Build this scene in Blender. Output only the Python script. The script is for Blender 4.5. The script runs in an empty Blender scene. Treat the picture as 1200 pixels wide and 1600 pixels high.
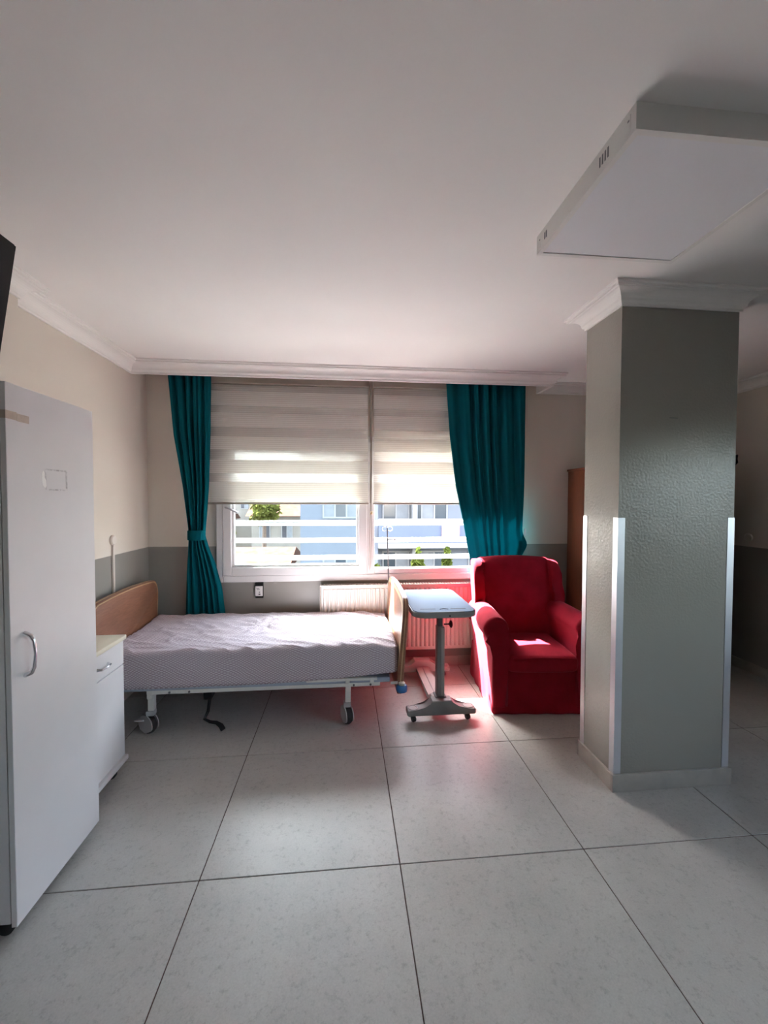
import bpy, bmesh, math, random
from mathutils import Vector, Matrix, noise
random.seed(7)
S = bpy.context.scene
C = S.collection
PI = math.pi

# ------------------------------------------------------------------ camera
def make_camera():
    yaw, pit, rol, f, h = 0.0956584, -0.0284023, 0.0028210, 640.739, 1.50351
    fw = Vector((math.sin(yaw)*math.cos(pit), math.cos(yaw)*math.cos(pit), math.sin(pit)))
    r = Vector((math.cos(yaw), -math.sin(yaw), 0)); u = r.cross(fw)
    r2 = r*math.cos(rol) + u*math.sin(rol); u2 = -r*math.sin(rol) + u*math.cos(rol)
    cd = bpy.data.cameras.new('camera'); cam = bpy.data.objects.new('camera', cd); C.objects.link(cam)
    cd.sensor_fit = 'HORIZONTAL'; cd.sensor_width = 36; cd.lens = 36*f/1200
    cd.clip_start = 0.02; cd.clip_end = 500
    m = Matrix((( r2.x, u2.x, -fw.x, 0), (r2.y, u2.y, -fw.y, 0), (r2.z, u2.z, -fw.z, h), (0, 0, 0, 1)))
    cam.matrix_world = m
    S.camera = cam
make_camera()

# ------------------------------------------------------------------ sky, sun, exposure
SUN_DIR = Vector((0.84, -1.0, -1.5)).normalized()          # the way sunlight travels
w = bpy.data.worlds.new('sky'); S.world = w; w.use_nodes = True
wn = w.node_tree; wn.nodes.clear()
sky = wn.nodes.new('ShaderNodeTexSky'); sky.sky_type = 'NISHITA'; sky.sun_disc = False
sky.sun_elevation = math.asin(-SUN_DIR.z); sky.sun_rotation = math.atan2(-SUN_DIR.x, -SUN_DIR.y)
sky.dust_density = 3.0; sky.air_density = 1.0
hs = wn.nodes.new('ShaderNodeHueSaturation'); hs.inputs['Saturation'].default_value = 0.5
bg = wn.nodes.new('ShaderNodeBackground'); bg.inputs['Strength'].default_value = 0.17
wo = wn.nodes.new('ShaderNodeOutputWorld')
wn.links.new(sky.outputs[0], hs.inputs['Color']); wn.links.new(hs.outputs[0], bg.inputs[0]); wn.links.new(bg.outputs[0], wo.inputs[0])
sl = bpy.data.lights.new('sun', 'SUN'); sl.energy = 6.5; sl.angle = math.radians(0.6); sl.color = (1.0, 0.97, 0.93)
so = bpy.data.objects.new('sun', sl); C.objects.link(so); so.rotation_euler = SUN_DIR.to_track_quat('-Z', 'Y').to_euler()
so.location = (-8, 10, 14)
S.view_settings.view_transform = 'Standard'; S.view_settings.look = 'None'
S.view_settings.gamma = 1.0; S.view_settings.use_curve_mapping = False
S.view_settings.exposure = 4.7
S.cycles.max_bounces = 12; S.cycles.diffuse_bounces = 8; S.cycles.glossy_bounces = 4
S.cycles.transmission_bounces = 8; S.cycles.transparent_max_bounces = 16
S.cycles.sample_clamp_indirect = 6.0
S.cycles.caustics_reflective = False; S.cycles.caustics_refractive = False

# ------------------------------------------------------------------ materials
M = {}
def principled(name):
    m = bpy.data.materials.new(name); m.use_nodes = True
    return m, m.node_tree, m.node_tree.nodes['Principled BSDF']
def mat(name, col, rough=0.5, metal=0.0, var=0.06, vscale=6.0, bump=0.0, bscale=200.0, spec=0.5, sheen=0.0, coat=0.0):
    """plain coloured surface with a faint procedural mottling and optional fine relief"""
    m, nt, b = principled(name)
    tc = nt.nodes.new('ShaderNodeTexCoord')
    n = nt.nodes.new('ShaderNodeTexNoise'); n.inputs['Scale'].default_value = vscale; n.inputs['Detail'].default_value = 5
    nt.links.new(tc.outputs['Object'], n.inputs['Vector'])
    r = nt.nodes.new('ShaderNodeValToRGB')
    r.color_ramp.elements[0].position = 0.3; r.color_ramp.elements[1].position = 0.7
    r.color_ramp.elements[0].color = (*[c*(1-var) for c in col], 1); r.color_ramp.elements[1].color = (*[min(1, c*(1+var)) for c in col], 1)
    nt.links.new(n.outputs['Fac'], r.inputs[0]); nt.links.new(r.outputs[0], b.inputs['Base Color'])
    b.inputs['Roughness'].default_value = rough; b.inputs['Metallic'].default_value = metal
    b.inputs['Specular IOR Level'].default_value = spec
    if sheen: b.inputs['Sheen Weight'].default_value = sheen; b.inputs['Sheen Roughness'].default_value = 0.4
    if coat: b.inputs['Coat Weight'].default_value = coat
    if bump:
        n2 = nt.nodes.new('ShaderNodeTexNoise'); n2.inputs['Scale'].default_value = bscale; n2.inputs['Detail'].default_value = 3
        nt.links.new(tc.outputs['Object'], n2.inputs['Vector'])
        bp = nt.nodes.new('ShaderNodeBump'); bp.inputs['Strength'].default_value = bump; bp.inputs['Distance'].default_value = 0.004
        nt.links.new(n2.outputs['Fac'], bp.inputs['Height']); nt.links.new(bp.outputs[0], b.inputs['Normal'])
    M[name] = m
    return m
def math_node(nt, op, a, b=None, v=None):
    n = nt.nodes.new('ShaderNodeMath'); n.operation = op
    if hasattr(a, 'links'): nt.links.new(a, n.inputs[0])
    else: n.inputs[0].default_value = a
    if b is not None:
        if hasattr(b, 'links'): nt.links.new(b, n.inputs[1])
        else: n.inputs[1].default_value = b
    return n.outputs[0]
def mix_col(nt, fac, a, b):
    n = nt.nodes.new('ShaderNodeMix'); n.data_type = 'RGBA'
    if hasattr(fac, 'links'): nt.links.new(fac, n.inputs[0])
    else: n.inputs[0].default_value = fac
    for v, i in ((a, 6), (b, 7)):
        if hasattr(v, 'links'): nt.links.new(v, n.inputs[i])
        else: n.inputs[i].default_value = (*v, 1)
    return n.outputs[2]

def wall_mat(name, upper, lower, split):
    """oil-painted grey dado below a matt cream wall"""
    m, nt, b = principled(name)
    tc = nt.nodes.new('ShaderNodeTexCoord'); sp = nt.nodes.new('ShaderNodeSeparateXYZ')
    nt.links.new(tc.outputs['Object'], sp.inputs[0])
    f = math_node(nt, 'GREATER_THAN', sp.outputs['Z'], split)
    n = nt.nodes.new('ShaderNodeTexNoise'); n.inputs['Scale'].default_value = 1.7; n.inputs['Detail'].default_value = 4
    nt.links.new(tc.outputs['Object'], n.inputs['Vector'])
    col = mix_col(nt, f, lower, upper)
    hv = nt.nodes.new('ShaderNodeHueSaturation'); nt.links.new(col, hv.inputs['Color'])
    nt.links.new(math_node(nt, 'ADD', math_node(nt, 'MULTIPLY', n.outputs['Fac'], 0.08), 0.96), hv.inputs['Value'])
    nt.links.new(hv.outputs[0], b.inputs['Base Color'])
    nt.links.new(math_node(nt, 'ADD', math_node(nt, 'MULTIPLY', f, 0.3), 0.33), b.inputs['Roughness'])
    n2 = nt.nodes.new('ShaderNodeTexNoise'); n2.inputs['Scale'].default_value = 90; n2.inputs['Detail'].default_value = 2
    nt.links.new(tc.outputs['Object'], n2.inputs['Vector'])
    bp = nt.nodes.new('ShaderNodeBump'); bp.inputs['Strength'].default_value = 0.08; bp.inputs['Distance'].default_value = 0.003
    nt.links.new(n2.outputs['Fac'], bp.inputs['Height']); nt.links.new(bp.outputs[0], b.inputs['Normal'])
    M[name] = m
wall_mat('wall_paint', (0.66, 0.60, 0.525), (0.27, 0.255, 0.23), 1.105)
mat('ceiling_paint', (0.80, 0.77, 0.745), 0.8, var=0.03, vscale=1.0)
mat('cornice_plaster', (0.80, 0.77, 0.74), 0.7, var=0.02)

def tile_mat(name, base, speck):
    m, nt, b = principled(name)
    tc = nt.nodes.new('ShaderNodeTexCoord'); oi = nt.nodes.new('ShaderNodeObjectInfo')
    ad = nt.nodes.new('ShaderNodeVectorMath'); ad.operation = 'ADD'
    cb = nt.nodes.new('ShaderNodeCombineXYZ'); nt.links.new(math_node(nt, 'MULTIPLY', oi.outputs['Random'], 37.0), cb.inputs[2])
    nt.links.new(tc.outputs['Object'], ad.inputs[0]); nt.links.new(cb.outputs[0], ad.inputs[1])
    n1 = nt.nodes.new('ShaderNodeTexNoise'); n1.inputs['Scale'].default_value = 3.2; n1.inputs['Detail'].default_value = 8; n1.inputs['Roughness'].default_value = 0.7
    n2 = nt.nodes.new('ShaderNodeTexNoise'); n2.inputs['Scale'].default_value = 46; n2.inputs['Detail'].default_value = 6; n2.inputs['Roughness'].default_value = 0.75
    nt.links.new(ad.outputs[0], n1.inputs['Vector']); nt.links.new(ad.outputs[0], n2.inputs['Vector'])
    r1 = nt.nodes.new('ShaderNodeValToRGB'); r1.color_ramp.elements[0].position = 0.34; r1.color_ramp.elements[1].position = 0.68
    r1.color_ramp.elements[0].color = (*[c*0.90 for c in base], 1); r1.color_ramp.elements[1].color = (*[c*1.07 for c in base], 1)
    nt.links.new(n1.outputs['Fac'], r1.inputs[0])
    r2 = nt.nodes.new('ShaderNodeValToRGB'); r2.color_ramp.elements[0].position = 0.30; r2.color_ramp.elements[1].position = 0.47
    r2.color_ramp.elements[0].color = (1, 1, 1, 1); r2.color_ramp.elements[1].color = (0, 0, 0, 1)
    nt.links.new(n2.outputs['Fac'], r2.inputs[0])
    c = mix_col(nt, math_node(nt, 'MULTIPLY', r2.outputs[0], 0.55), r1.outputs[0], speck)
    n3 = nt.nodes.new('ShaderNodeTexNoise'); n3.inputs['Scale'].default_value = 190; n3.inputs['Detail'].default_value = 2
    nt.links.new(ad.outputs[0], n3.inputs['Vector'])
    hv = nt.nodes.new('ShaderNodeHueSaturation'); nt.links.new(c, hv.inputs['Color'])
    nt.links.new(math_node(nt, 'ADD', math_node(nt, 'MULTIPLY', n3.outputs['Fac'], 0.3), 0.85), hv.inputs['Value'])
    nt.links.new(hv.outputs[0], b.inputs['Base Color'])
    b.inputs['Roughness'].default_value = 0.36
    M[name] = m
tile_mat('floor_tile', (0.475, 0.465, 0.435), (0.235, 0.22, 0.20))
mat('grout', (0.085, 0.05, 0.038), 0.9, var=0.2, vscale=30)
mat('skirting_tile', (0.40, 0.37, 0.33), 0.35, var=0.10, vscale=14)

# glossy grey column paint with orange-peel relief
def column_mat():
    m, nt, b = principled('column_paint')
    tc = nt.nodes.new('ShaderNodeTexCoord')
    n = nt.nodes.new('ShaderNodeTexNoise'); n.inputs['Scale'].default_value = 2.0; n.inputs['Detail'].default_value = 4
    nt.links.new(tc.outputs['Object'], n.inputs['Vector'])
    r = nt.nodes.new('ShaderNodeValToRGB'); r.color_ramp.elements[0].color = (0.285, 0.267, 0.235, 1); r.color_ramp.elements[1].color = (0.325, 0.305, 0.268, 1)
    nt.links.new(n.outputs['Fac'], r.inputs[0]); nt.links.new(r.outputs[0], b.inputs['Base Color'])
    b.inputs['Roughness'].default_value = 0.21; b.inputs['Specular IOR Level'].default_value = 0.4
    n2 = nt.nodes.new('ShaderNodeTexNoise'); n2.inputs['Scale'].default_value = 80; n2.inputs['Detail'].default_value = 3
    nt.links.new(tc.outputs['Object'], n2.inputs['Vector'])
    bp = nt.nodes.new('ShaderNodeBump'); bp.inputs['Strength'].default_value = 0.4; bp.inputs['Distance'].default_value = 0.004
    nt.links.new(n2.outputs['Fac'], bp.inputs['Height']); nt.links.new(bp.outputs[0], b.inputs['Normal'])
    M['column_paint'] = m
column_mat()
mat('aluminium', (0.62, 0.62, 0.65), 0.38, metal=0.85, var=0.03)
mat('white_laminate', (0.70, 0.69, 0.70), 0.42, var=0.02)
mat('white_upvc', (0.68, 0.67, 0.66), 0.35, var=0.02)
mat('cream_laminate', (0.72, 0.68, 0.55), 0.4, var=0.03)
mat('chrome', (0.75, 0.75, 0.78), 0.18, metal=1.0, var=0.02)
mat('black_plastic', (0.012, 0.012, 0.013), 0.5, var=0.1, spec=0.2)
mat('black_rubber', (0.02, 0.02, 0.02), 0.7, var=0.1)
mat('screen_black', (0.006, 0.006, 0.008), 0.3, var=0.05, spec=0.2)
mat('tape', (0.50, 0.42, 0.35), 0.6, var=0.08, vscale=40)
mat('residue', (0.56, 0.55, 0.56), 0.8, var=0.35, vscale=60)
mat('torn_paper', (0.9, 0.9, 0.88), 0.7, var=0.05)
mat('bed_enamel', (0.68, 0.67, 0.62), 0.4, var=0.04)
mat('grey_plastic', (0.42, 0.42, 0.42), 0.45, var=0.05)
mat('dark_grey', (0.10, 0.10, 0.105), 0.5, var=0.1)
mat('mattress_base', (0.36, 0.40, 0.48), 0.8, var=0.05)
mat('edge_band', (0.46, 0.31, 0.17), 0.45, var=0.06)
mat('blue_plastic', (0.02, 0.13, 0.34), 0.35, var=0.05)
mat('table_top_blue', (0.17, 0.24, 0.35), 0.6, var=0.03, spec=0.15)
mat('table_grey', (0.21, 0.21, 0.205), 0.4, var=0.04)
mat('table_beige', (0.36, 0.345, 0.33), 0.45, var=0.04)
mat('slot_dark', (0.03, 0.04, 0.07), 0.6, var=0.05)
mat('radiator_enamel', (0.56, 0.51, 0.46), 0.35, var=0.02)
mat('call_plastic', (0.66, 0.60, 0.54), 0.5, var=0.03)
mat('lamp_diffuser', (0.70, 0.70, 0.72), 0.5, var=0.01)
mat('lamp_frame', (0.70, 0.68, 0.65), 0.4, var=0.02)
mat('bar_enamel', (0.80, 0.80, 0.80), 0.4, var=0.03)
mat('sill_stone', (0.30, 0.29, 0.28), 0.7, var=0.1, vscale=20)
mat('blind_rail', (0.30, 0.26, 0.21), 0.4, var=0.03)
mat('chain_brass', (0.45, 0.33, 0.2), 0.35, metal=0.6, var=0.05)
mat('dark_bundle', (0.02, 0.02, 0.018), 0.9, var=0.3, vscale=30)

def wood_mat(name, a, bcol, axis_scale, rough=0.4):
    m, nt, b = principled(name)
    tc = nt.nodes.new('ShaderNodeTexCoord'); mp = nt.nodes.new('ShaderNodeMapping'); mp.inputs['Scale'].default_value = axis_scale
    nt.links.new(tc.outputs['Object'], mp.inputs[0])
    n = nt.nodes.new('ShaderNodeTexNoise'); n.inputs['Scale'].default_value = 5; n.inputs['Detail'].default_value = 8; n.inputs['Distortion'].default_value = 1.2
    nt.links.new(mp.outputs[0], n.inputs['Vector'])
    r = nt.nodes.new('ShaderNodeValToRGB'); r.color_ramp.elements[0].position = 0.32; r.color_ramp.elements[1].position = 0.7
    r.color_ramp.elements[0].color = (*a, 1); r.color_ramp.elements[1].color = (*bcol, 1)
    nt.links.new(n.outputs['Fac'], r.inputs[0]); nt.links.new(r.outputs[0], b.inputs['Base Color'])
    b.inputs['Roughness'].default_value = rough
    M[name] = m
wood_mat('bed_wood', (0.20, 0.085, 0.048), (0.27, 0.12, 0.07), (6, 2.0, 14))
wood_mat('wardrobe_wood', (0.095, 0.022, 0.007), (0.13, 0.032, 0.010), (10, 10, 1.2))

def velvet():
    m, nt, b = principled('red_velvet')
    tc = nt.nodes.new('ShaderNodeTexCoord')
    n = nt.nodes.new('ShaderNodeTexNoise'); n.inputs['Scale'].default_value = 7; n.inputs['Detail'].default_value = 6
    nt.links.new(tc.outputs['Object'], n.inputs['Vector'])
    r = nt.nodes.new('ShaderNodeValToRGB'); r.color_ramp.elements[0].position = 0.3; r.color_ramp.elements[1].position = 0.75
    r.color_ramp.elements[0].color = (0.19, 0.004, 0.013, 1); r.color_ramp.elements[1].color = (0.28, 0.007, 0.022, 1)
    nt.links.new(n.outputs['Fac'], r.inputs[0]); nt.links.new(r.outputs[0], b.inputs['Base Color'])
    b.inputs['Roughness'].default_value = 0.9; b.inputs['Specular IOR Level'].default_value = 0.15
    b.inputs['Sheen Weight'].default_value = 0.2; b.inputs['Sheen Roughness'].default_value = 0.35; b.inputs['Sheen Tint'].default_value = (1.0, 0.25, 0.35, 1)
    n2 = nt.nodes.new('ShaderNodeTexNoise'); n2.inputs['Scale'].default_value = 260
    nt.links.new(tc.outputs['Object'], n2.inputs['Vector'])
    bp = nt.nodes.new('ShaderNodeBump'); bp.inputs['Strength'].default_value = 0.25; bp.inputs['Distance'].default_value = 0.003
    nt.links.new(n2.outputs['Fac'], bp.inputs['Height']); nt.links.new(bp.outputs[0], b.inputs['Normal'])
    M['red_velvet'] = m
velvet()

def cloth_translucent(name, col, trans_col, fac):
    m = bpy.data.materials.new(name); m.use_nodes = True; nt = m.node_tree; nt.nodes.clear()
    o = nt.nodes.new('ShaderNodeOutputMaterial'); d = nt.nodes.new('ShaderNodeBsdfDiffuse'); t = nt.nodes.new('ShaderNodeBsdfTranslucent'); mx = nt.nodes.new('ShaderNodeMixShader')
    tc = nt.nodes.new('ShaderNodeTexCoord'); n = nt.nodes.new('ShaderNodeTexNoise'); n.inputs['Scale'].default_value = 18; n.inputs['Detail'].default_value = 4
    nt.links.new(tc.outputs['Object'], n.inputs['Vector'])
    cc = mix_col(nt, n.outputs['Fac'], [c*0.88 for c in col], [c*1.1 for c in col])
    nt.links.new(cc, d.inputs[0]); t.inputs[0].default_value = (*trans_col, 1); mx.inputs[0].default_value = fac
    nt.links.new(d.outputs[0], mx.inputs[1]); nt.links.new(t.outputs[0], mx.inputs[2]); nt.links.new(mx.outputs[0], o.inputs[0])
    M[name] = m
cloth_translucent('teal_cloth', (0.004, 0.108, 0.138), (0.006, 0.25, 0.30), 0.16)

def blind_mat(name, sheer):
    """woven blind fabric: fine horizontal ribs, thin enough for light to come through"""
    m = bpy.data.materials.new(name); m.use_nodes = True; nt = m.node_tree; nt.nodes.clear()
    o = nt.nodes.new('ShaderNodeOutputMaterial'); d = nt.nodes.new('ShaderNodeBsdfDiffuse'); t = nt.nodes.new('ShaderNodeBsdfTranslucent')
    mx = nt.nodes.new('ShaderNodeMixShader'); tc = nt.nodes.new('ShaderNodeTexCoord'); sp = nt.nodes.new('ShaderNodeSeparateXYZ')
    nt.links.new(tc.outputs['Object'], sp.inputs[0])
    s = math_node(nt, 'SINE', math_node(nt, 'MULTIPLY', sp.outputs['Z'], 2*PI/0.0165))
    s = math_node(nt, 'ADD', math_node(nt, 'MULTIPLY', s, 0.5), 0.5)
    c = mix_col(nt, s, (0.74, 0.71, 0.66), (0.92, 0.90, 0.86))
    nt.links.new(c, d.inputs[0]); nt.links.new(c, t.inputs[0])
    mx.inputs[0].default_value = 0.46
    nt.links.new(d.outputs[0], mx.inputs[1]); nt.links.new(t.outputs[0], mx.inputs[2])
    if sheer:
        tr = nt.nodes.new('ShaderNodeBsdfTransparent'); m2 = nt.nodes.new('ShaderNodeMixShader'); m2.inputs[0].default_value = 0.38
        nt.links.new(mx.outputs[0], m2.inputs[1]); nt.links.new(tr.outputs[0], m2.inputs[2]); nt.links.new(m2.outputs[0], o.inputs[0])
    else:
        nt.links.new(mx.outputs[0], o.inputs[0])
    M[name] = m
blind_mat('blind_woven', False); blind_mat('blind_sheer', True)

def glass_mat(name, tint):
    m = bpy.data.materials.new(name); m.use_nodes = True; nt = m.node_tree; nt.nodes.clear()
    o = nt.nodes.new('ShaderNodeOutputMaterial'); t = nt.nodes.new('ShaderNodeBsdfTransparent'); g = nt.nodes.new('ShaderNodeBsdfGlossy')
    mx = nt.nodes.new('ShaderNodeMixShader'); fr = nt.nodes.new('ShaderNodeFresnel'); fr.inputs[0].default_value = 1.45
    t.inputs[0].default_value = (*tint, 1); g.inputs['Roughness'].default_value = 0.02
    ge = nt.nodes.new('ShaderNodeNewGeometry')
    nt.links.new(math_node(nt, 'MULTIPLY', fr.outputs[0], math_node(nt, 'SUBTRACT', 1.0, ge.outputs['Backfacing'])), mx.inputs[0]); nt.links.new(t.outputs[0], mx.inputs[1]); nt.links.new(g.outputs[0], mx.inputs[2]); nt.links.new(mx.outputs[0], o.inputs[0])
    M[name] = m
glass_mat('window_glass', (0.80, 0.85, 0.86))

def mattress_mat():
    m, nt, b = principled('quilted_cover')
    tc = nt.nodes.new('ShaderNodeTexCoord'); sp = nt.nodes.new('ShaderNodeSeparateXYZ'); nt.links.new(tc.outputs['Object'], sp.inputs[0])
    yz = math_node(nt, 'ADD', math_node(nt, 'MULTIPLY', sp.outputs['Y'], 0.75), math_node(nt, 'MULTIPLY', sp.outputs['Z'], 1.0))
    wob = nt.nodes.new('ShaderNodeTexNoise'); wob.inputs['Scale'].default_value = 5.0; nt.links.new(tc.outputs['Object'], wob.inputs['Vector'])
    xw = math_node(nt, 'ADD', math_node(nt, 'MULTIPLY', sp.outputs['X'], 0.55), math_node(nt, 'MULTIPLY', wob.outputs['Fac'], 0.05))
    k = 2*PI/0.0155
    s1 = math_node(nt, 'SINE', math_node(nt, 'MULTIPLY', math_node(nt, 'ADD', xw, yz), k))
    s2 = math_node(nt, 'SINE', math_node(nt, 'MULTIPLY', math_node(nt, 'SUBTRACT', xw, yz), k))
    mxv = math_node(nt, 'MAXIMUM', s1, s2)
    f = nt.nodes.new('ShaderNodeValToRGB'); f.color_ramp.elements[0].position = 0.35; f.color_ramp.elements[1].position = 0.95
    f.color_ramp.elements[0].color = (0, 0, 0, 1); f.color_ramp.elements[1].color = (1, 1, 1, 1)
    nt.links.new(mxv, f.inputs[0])
    n = nt.nodes.new('ShaderNodeTexNoise'); n.inputs['Scale'].default_value = 2.5; n.inputs['Detail'].default_value = 3; nt.links.new(tc.outputs['Object'], n.inputs['Vector'])
    line = mix_col(nt, n.outputs['Fac'], (0.26, 0.21, 0.29), (0.32, 0.19, 0.20))
    ground = mix_col(nt, n.outputs['Fac'], (0.60, 0.565, 0.62), (0.62, 0.55, 0.555))
    c = mix_col(nt, math_node(nt, 'MULTIPLY', f.outputs[0], 0.8), ground, line)
    nt.links.new(c, b.inputs['Base Color']); b.inputs['Roughness'].default_value = 0.75; b.inputs['Specular IOR Level'].default_value = 0.25
    bp = nt.nodes.new('ShaderNodeBump'); bp.inputs['Strength'].default_value = 0.35; bp.inputs['Distance'].default_value = 0.003; bp.invert = True
    nt.links.new(f.outputs[0], bp.inputs['Height']); nt.links.new(bp.outputs[0], b.inputs['Normal'])
    M['quilted_cover'] = m
mattress_mat()

# ------------------------------------------------------------------ mesh helpers
ORG = {}
def tag(o, label=None, cat=None, group=None, kind=None):
    if label: o['label'] = label
    if cat: o['category'] = cat
    if group: o['group'] = group
    if kind: o['kind'] = kind
    return o
def thing(name, label, cat, loc, group=None, rotz=0.0):
    o = bpy.data.objects.new(name, None); o.empty_display_size = 0.1; C.objects.link(o)
    o.location = loc; o.rotation_euler = (0, 0, rotz)
    ORG[o.name] = Vector(loc) if rotz == 0 else Vector((0, 0, 0))
    return tag(o, label, cat, group)
def link(name, bm, m, parent=None, smooth=False, angle=40):
    """bm holds world coordinates (or thing-local ones for a rotated thing)"""
    off = ORG.get(parent.name, Vector((0, 0, 0))) if parent else Vector((0, 0, 0))
    if off.length: bmesh.ops.translate(bm, vec=-off, verts=bm.verts)
    bmesh.ops.recalc_face_normals(bm, faces=bm.faces)
    me = bpy.data.meshes.new(name); bm.to_mesh(me); bm.free()
    if isinstance(m, str): m = M[m]
    me.materials.append(m)
    if smooth:
        me.polygons.foreach_set('use_smooth', [True]*len(me.polygons))
        if angle is not None: me.set_sharp_from_angle(angle=math.radians(angle))
    o = bpy.data.objects.new(name, me); C.objects.link(o)
    if parent:
        o.parent = parent; ORG[o.name] = off
    return o
def NB(): return bmesh.new()
def add_box(bm, x0, x1, y0, y1, z0, z1, bevel=0.0, seg=2):
    r = bmesh.ops.create_cube(bm, size=1.0)
    vs = r['verts']
    for v in vs:
        v.co = Vector(((x0+x1)/2 + v.co.x*(x1-x0), (y0+y1)/2 + v.co.y*(y1-y0), (z0+z1)/2 + v.co.z*(z1-z0)))
    if bevel:
        es = list({e for v in vs for e in v.link_edges})
        bmesh.ops.bevel(bm, geom=es, offset=bevel, segments=seg, affect='EDGES', profile=0.5)
    return bm
def box(name, x0, x1, y0, y1, z0, z1, m, parent=None, bevel=0.0, seg=2, smooth=None):
    bm = add_box(NB(), x0, x1, y0, y1, z0, z1, bevel, seg)
    return link(name, bm, m, parent, smooth=bool(bevel) if smooth is None else smooth)
def add_prism(bm, poly, axis, a, b, bevel=0.0, seg=2):
    """extrude a 2-D outline along an axis; poly in the two other axes in order"""
    def P(p, t):
        if axis == 'x': return (t, p[0], p[1])
        if axis == 'y': return (p[0], t, p[1])
        return (p[0], p[1], t)
    va = [bm.verts.new(P(p, a)) for p in poly]; vb = [bm.verts.new(P(p, b)) for p in poly]
    n = len(poly)
    f1 = bm.faces.new(va); f2 = bm.faces.new(vb[::-1])
    for i in range(n): bm.faces.new((va[i], vb[i], vb[(i+1) % n], va[(i+1) % n]))
    if bevel:
        es = list(f1.edges) + list(f2.edges)
        bmesh.ops.bevel(bm, geom=es, offset=bevel, segments=seg, affect='EDGES', profile=0.5)
    return bm
def add_tube(bm, pts, r, n=10, cap=True, rad=None):
    pts = [Vector(p) for p in pts]; rings = []
    prev = None
    for i, p in enumerate(pts):
        t = (pts[min(i+1, len(pts)-1)] - pts[max(i-1, 0)]).normalized()
        a = t.orthogonal().normalized() if prev is None else (prev - t*prev.dot(t)).normalized()
        prev = a; b = t.cross(a); rr = rad[i] if rad else r
        rings.append([bm.verts.new(p + a*rr*math.cos(2*PI*k/n) + b*rr*math.sin(2*PI*k/n)) for k in range(n)])
    for i in range(len(rings)-1):
        for k in range(n): bm.faces.new((rings[i][k], rings[i][(k+1) % n], rings[i+1][(k+1) % n], rings[i+1][k]))
    if cap: bm.faces.new(rings[0][::-1]); bm.faces.new(rings[-1])
    return bm
def tube(name, pts, r, m, parent=None, n=10, rad=None):
    return link(name, add_tube(NB(), pts, r, n, rad=rad), m, parent, smooth=True)
def add_lathe(bm, prof, origin, axis, n=24):
    """prof: (radius, distance along axis)"""
    ax = Vector(axis).normalized(); a = ax.orthogonal().normalized(); b = ax.cross(a); o = Vector(origin); rings = []
    for r, t in prof:
        rings.append([bm.verts.new(o + ax*t + (a*math.cos(2*PI*k/n) + b*math.sin(2*PI*k/n))*max(r, 1e-4)) for k in range(n)])
    for i in range(len(rings)-1):
        for k in range(n): bm.faces.new((rings[i][k], rings[i][(k+1) % n], rings[i+1][(k+1) % n], rings[i+1][k]))
    bm.faces.new(rings[0][::-1]); bm.faces.new(rings[-1])
    return bm
def lathe(name, prof, origin, axis, m, parent=None, n=24):
    return link(name, add_lathe(NB(), prof, origin, axis, n), m, parent, smooth=True, angle=35)
def soft_box(name, x0, x1, y0, y1, z0, z1, r, n, m, parent=None, fn=None, angle=None):
    """a box with fully rounded edges on a fine grid; fn(co, normal-ish) may displace it"""
    bm = NB(); nx, ny, nz = n; seen = {}
    def V(i, j, k):
        key = (i, j, k)
        if key in seen: return seen[key]
        def ax(t, lo, hi, m_):
            # more rows close to the rounded ends
            s = t/m_; s = 0.5 - 0.5*math.cos(PI*s)*(1.0) if m_ > 2 else s
            return lo + (hi-lo)*s
        p = Vector((ax(i, x0, x1, nx), ax(j, y0, y1, ny), ax(k, z0, z1, nz)))
        q = Vector((min(max(p.x, x0+r), x1-r), min(max(p.y, y0+r), y1-r), min(max(p.z, z0+r), z1-r)))
        d = p - q
        if d.length > 1e-9: p = q + d.normalized()*r
        if fn: p = fn(p)
        seen[key] = bm.verts.new(p); return seen[key]
    for i in range(nx):
        for j in range(ny):
            bm.faces.new((V(i, j, 0), V(i, j+1, 0), V(i+1, j+1, 0), V(i+1, j, 0))); bm.faces.new((V(i, j, nz), V(i+1, j, nz), V(i+1, j+1, nz), V(i, j+1, nz)))
    for i in range(nx):
        for k in range(nz):
            bm.faces.new((V(i, 0, k), V(i+1, 0, k), V(i+1, 0, k+1), V(i, 0, k+1))); bm.faces.new((V(i, ny, k), V(i, ny, k+1), V(i+1, ny, k+1), V(i+1, ny, k)))
    for j in range(ny):
        for k in range(nz):
            bm.faces.new((V(0, j, k), V(0, j, k+1), V(0, j+1, k+1), V(0, j+1, k))); bm.faces.new((V(nx, j, k), V(nx, j+1, k), V(nx, j+1, k+1), V(nx, j, k+1)))
    return link(name, bm, m, parent, smooth=True, angle=angle)
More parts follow.
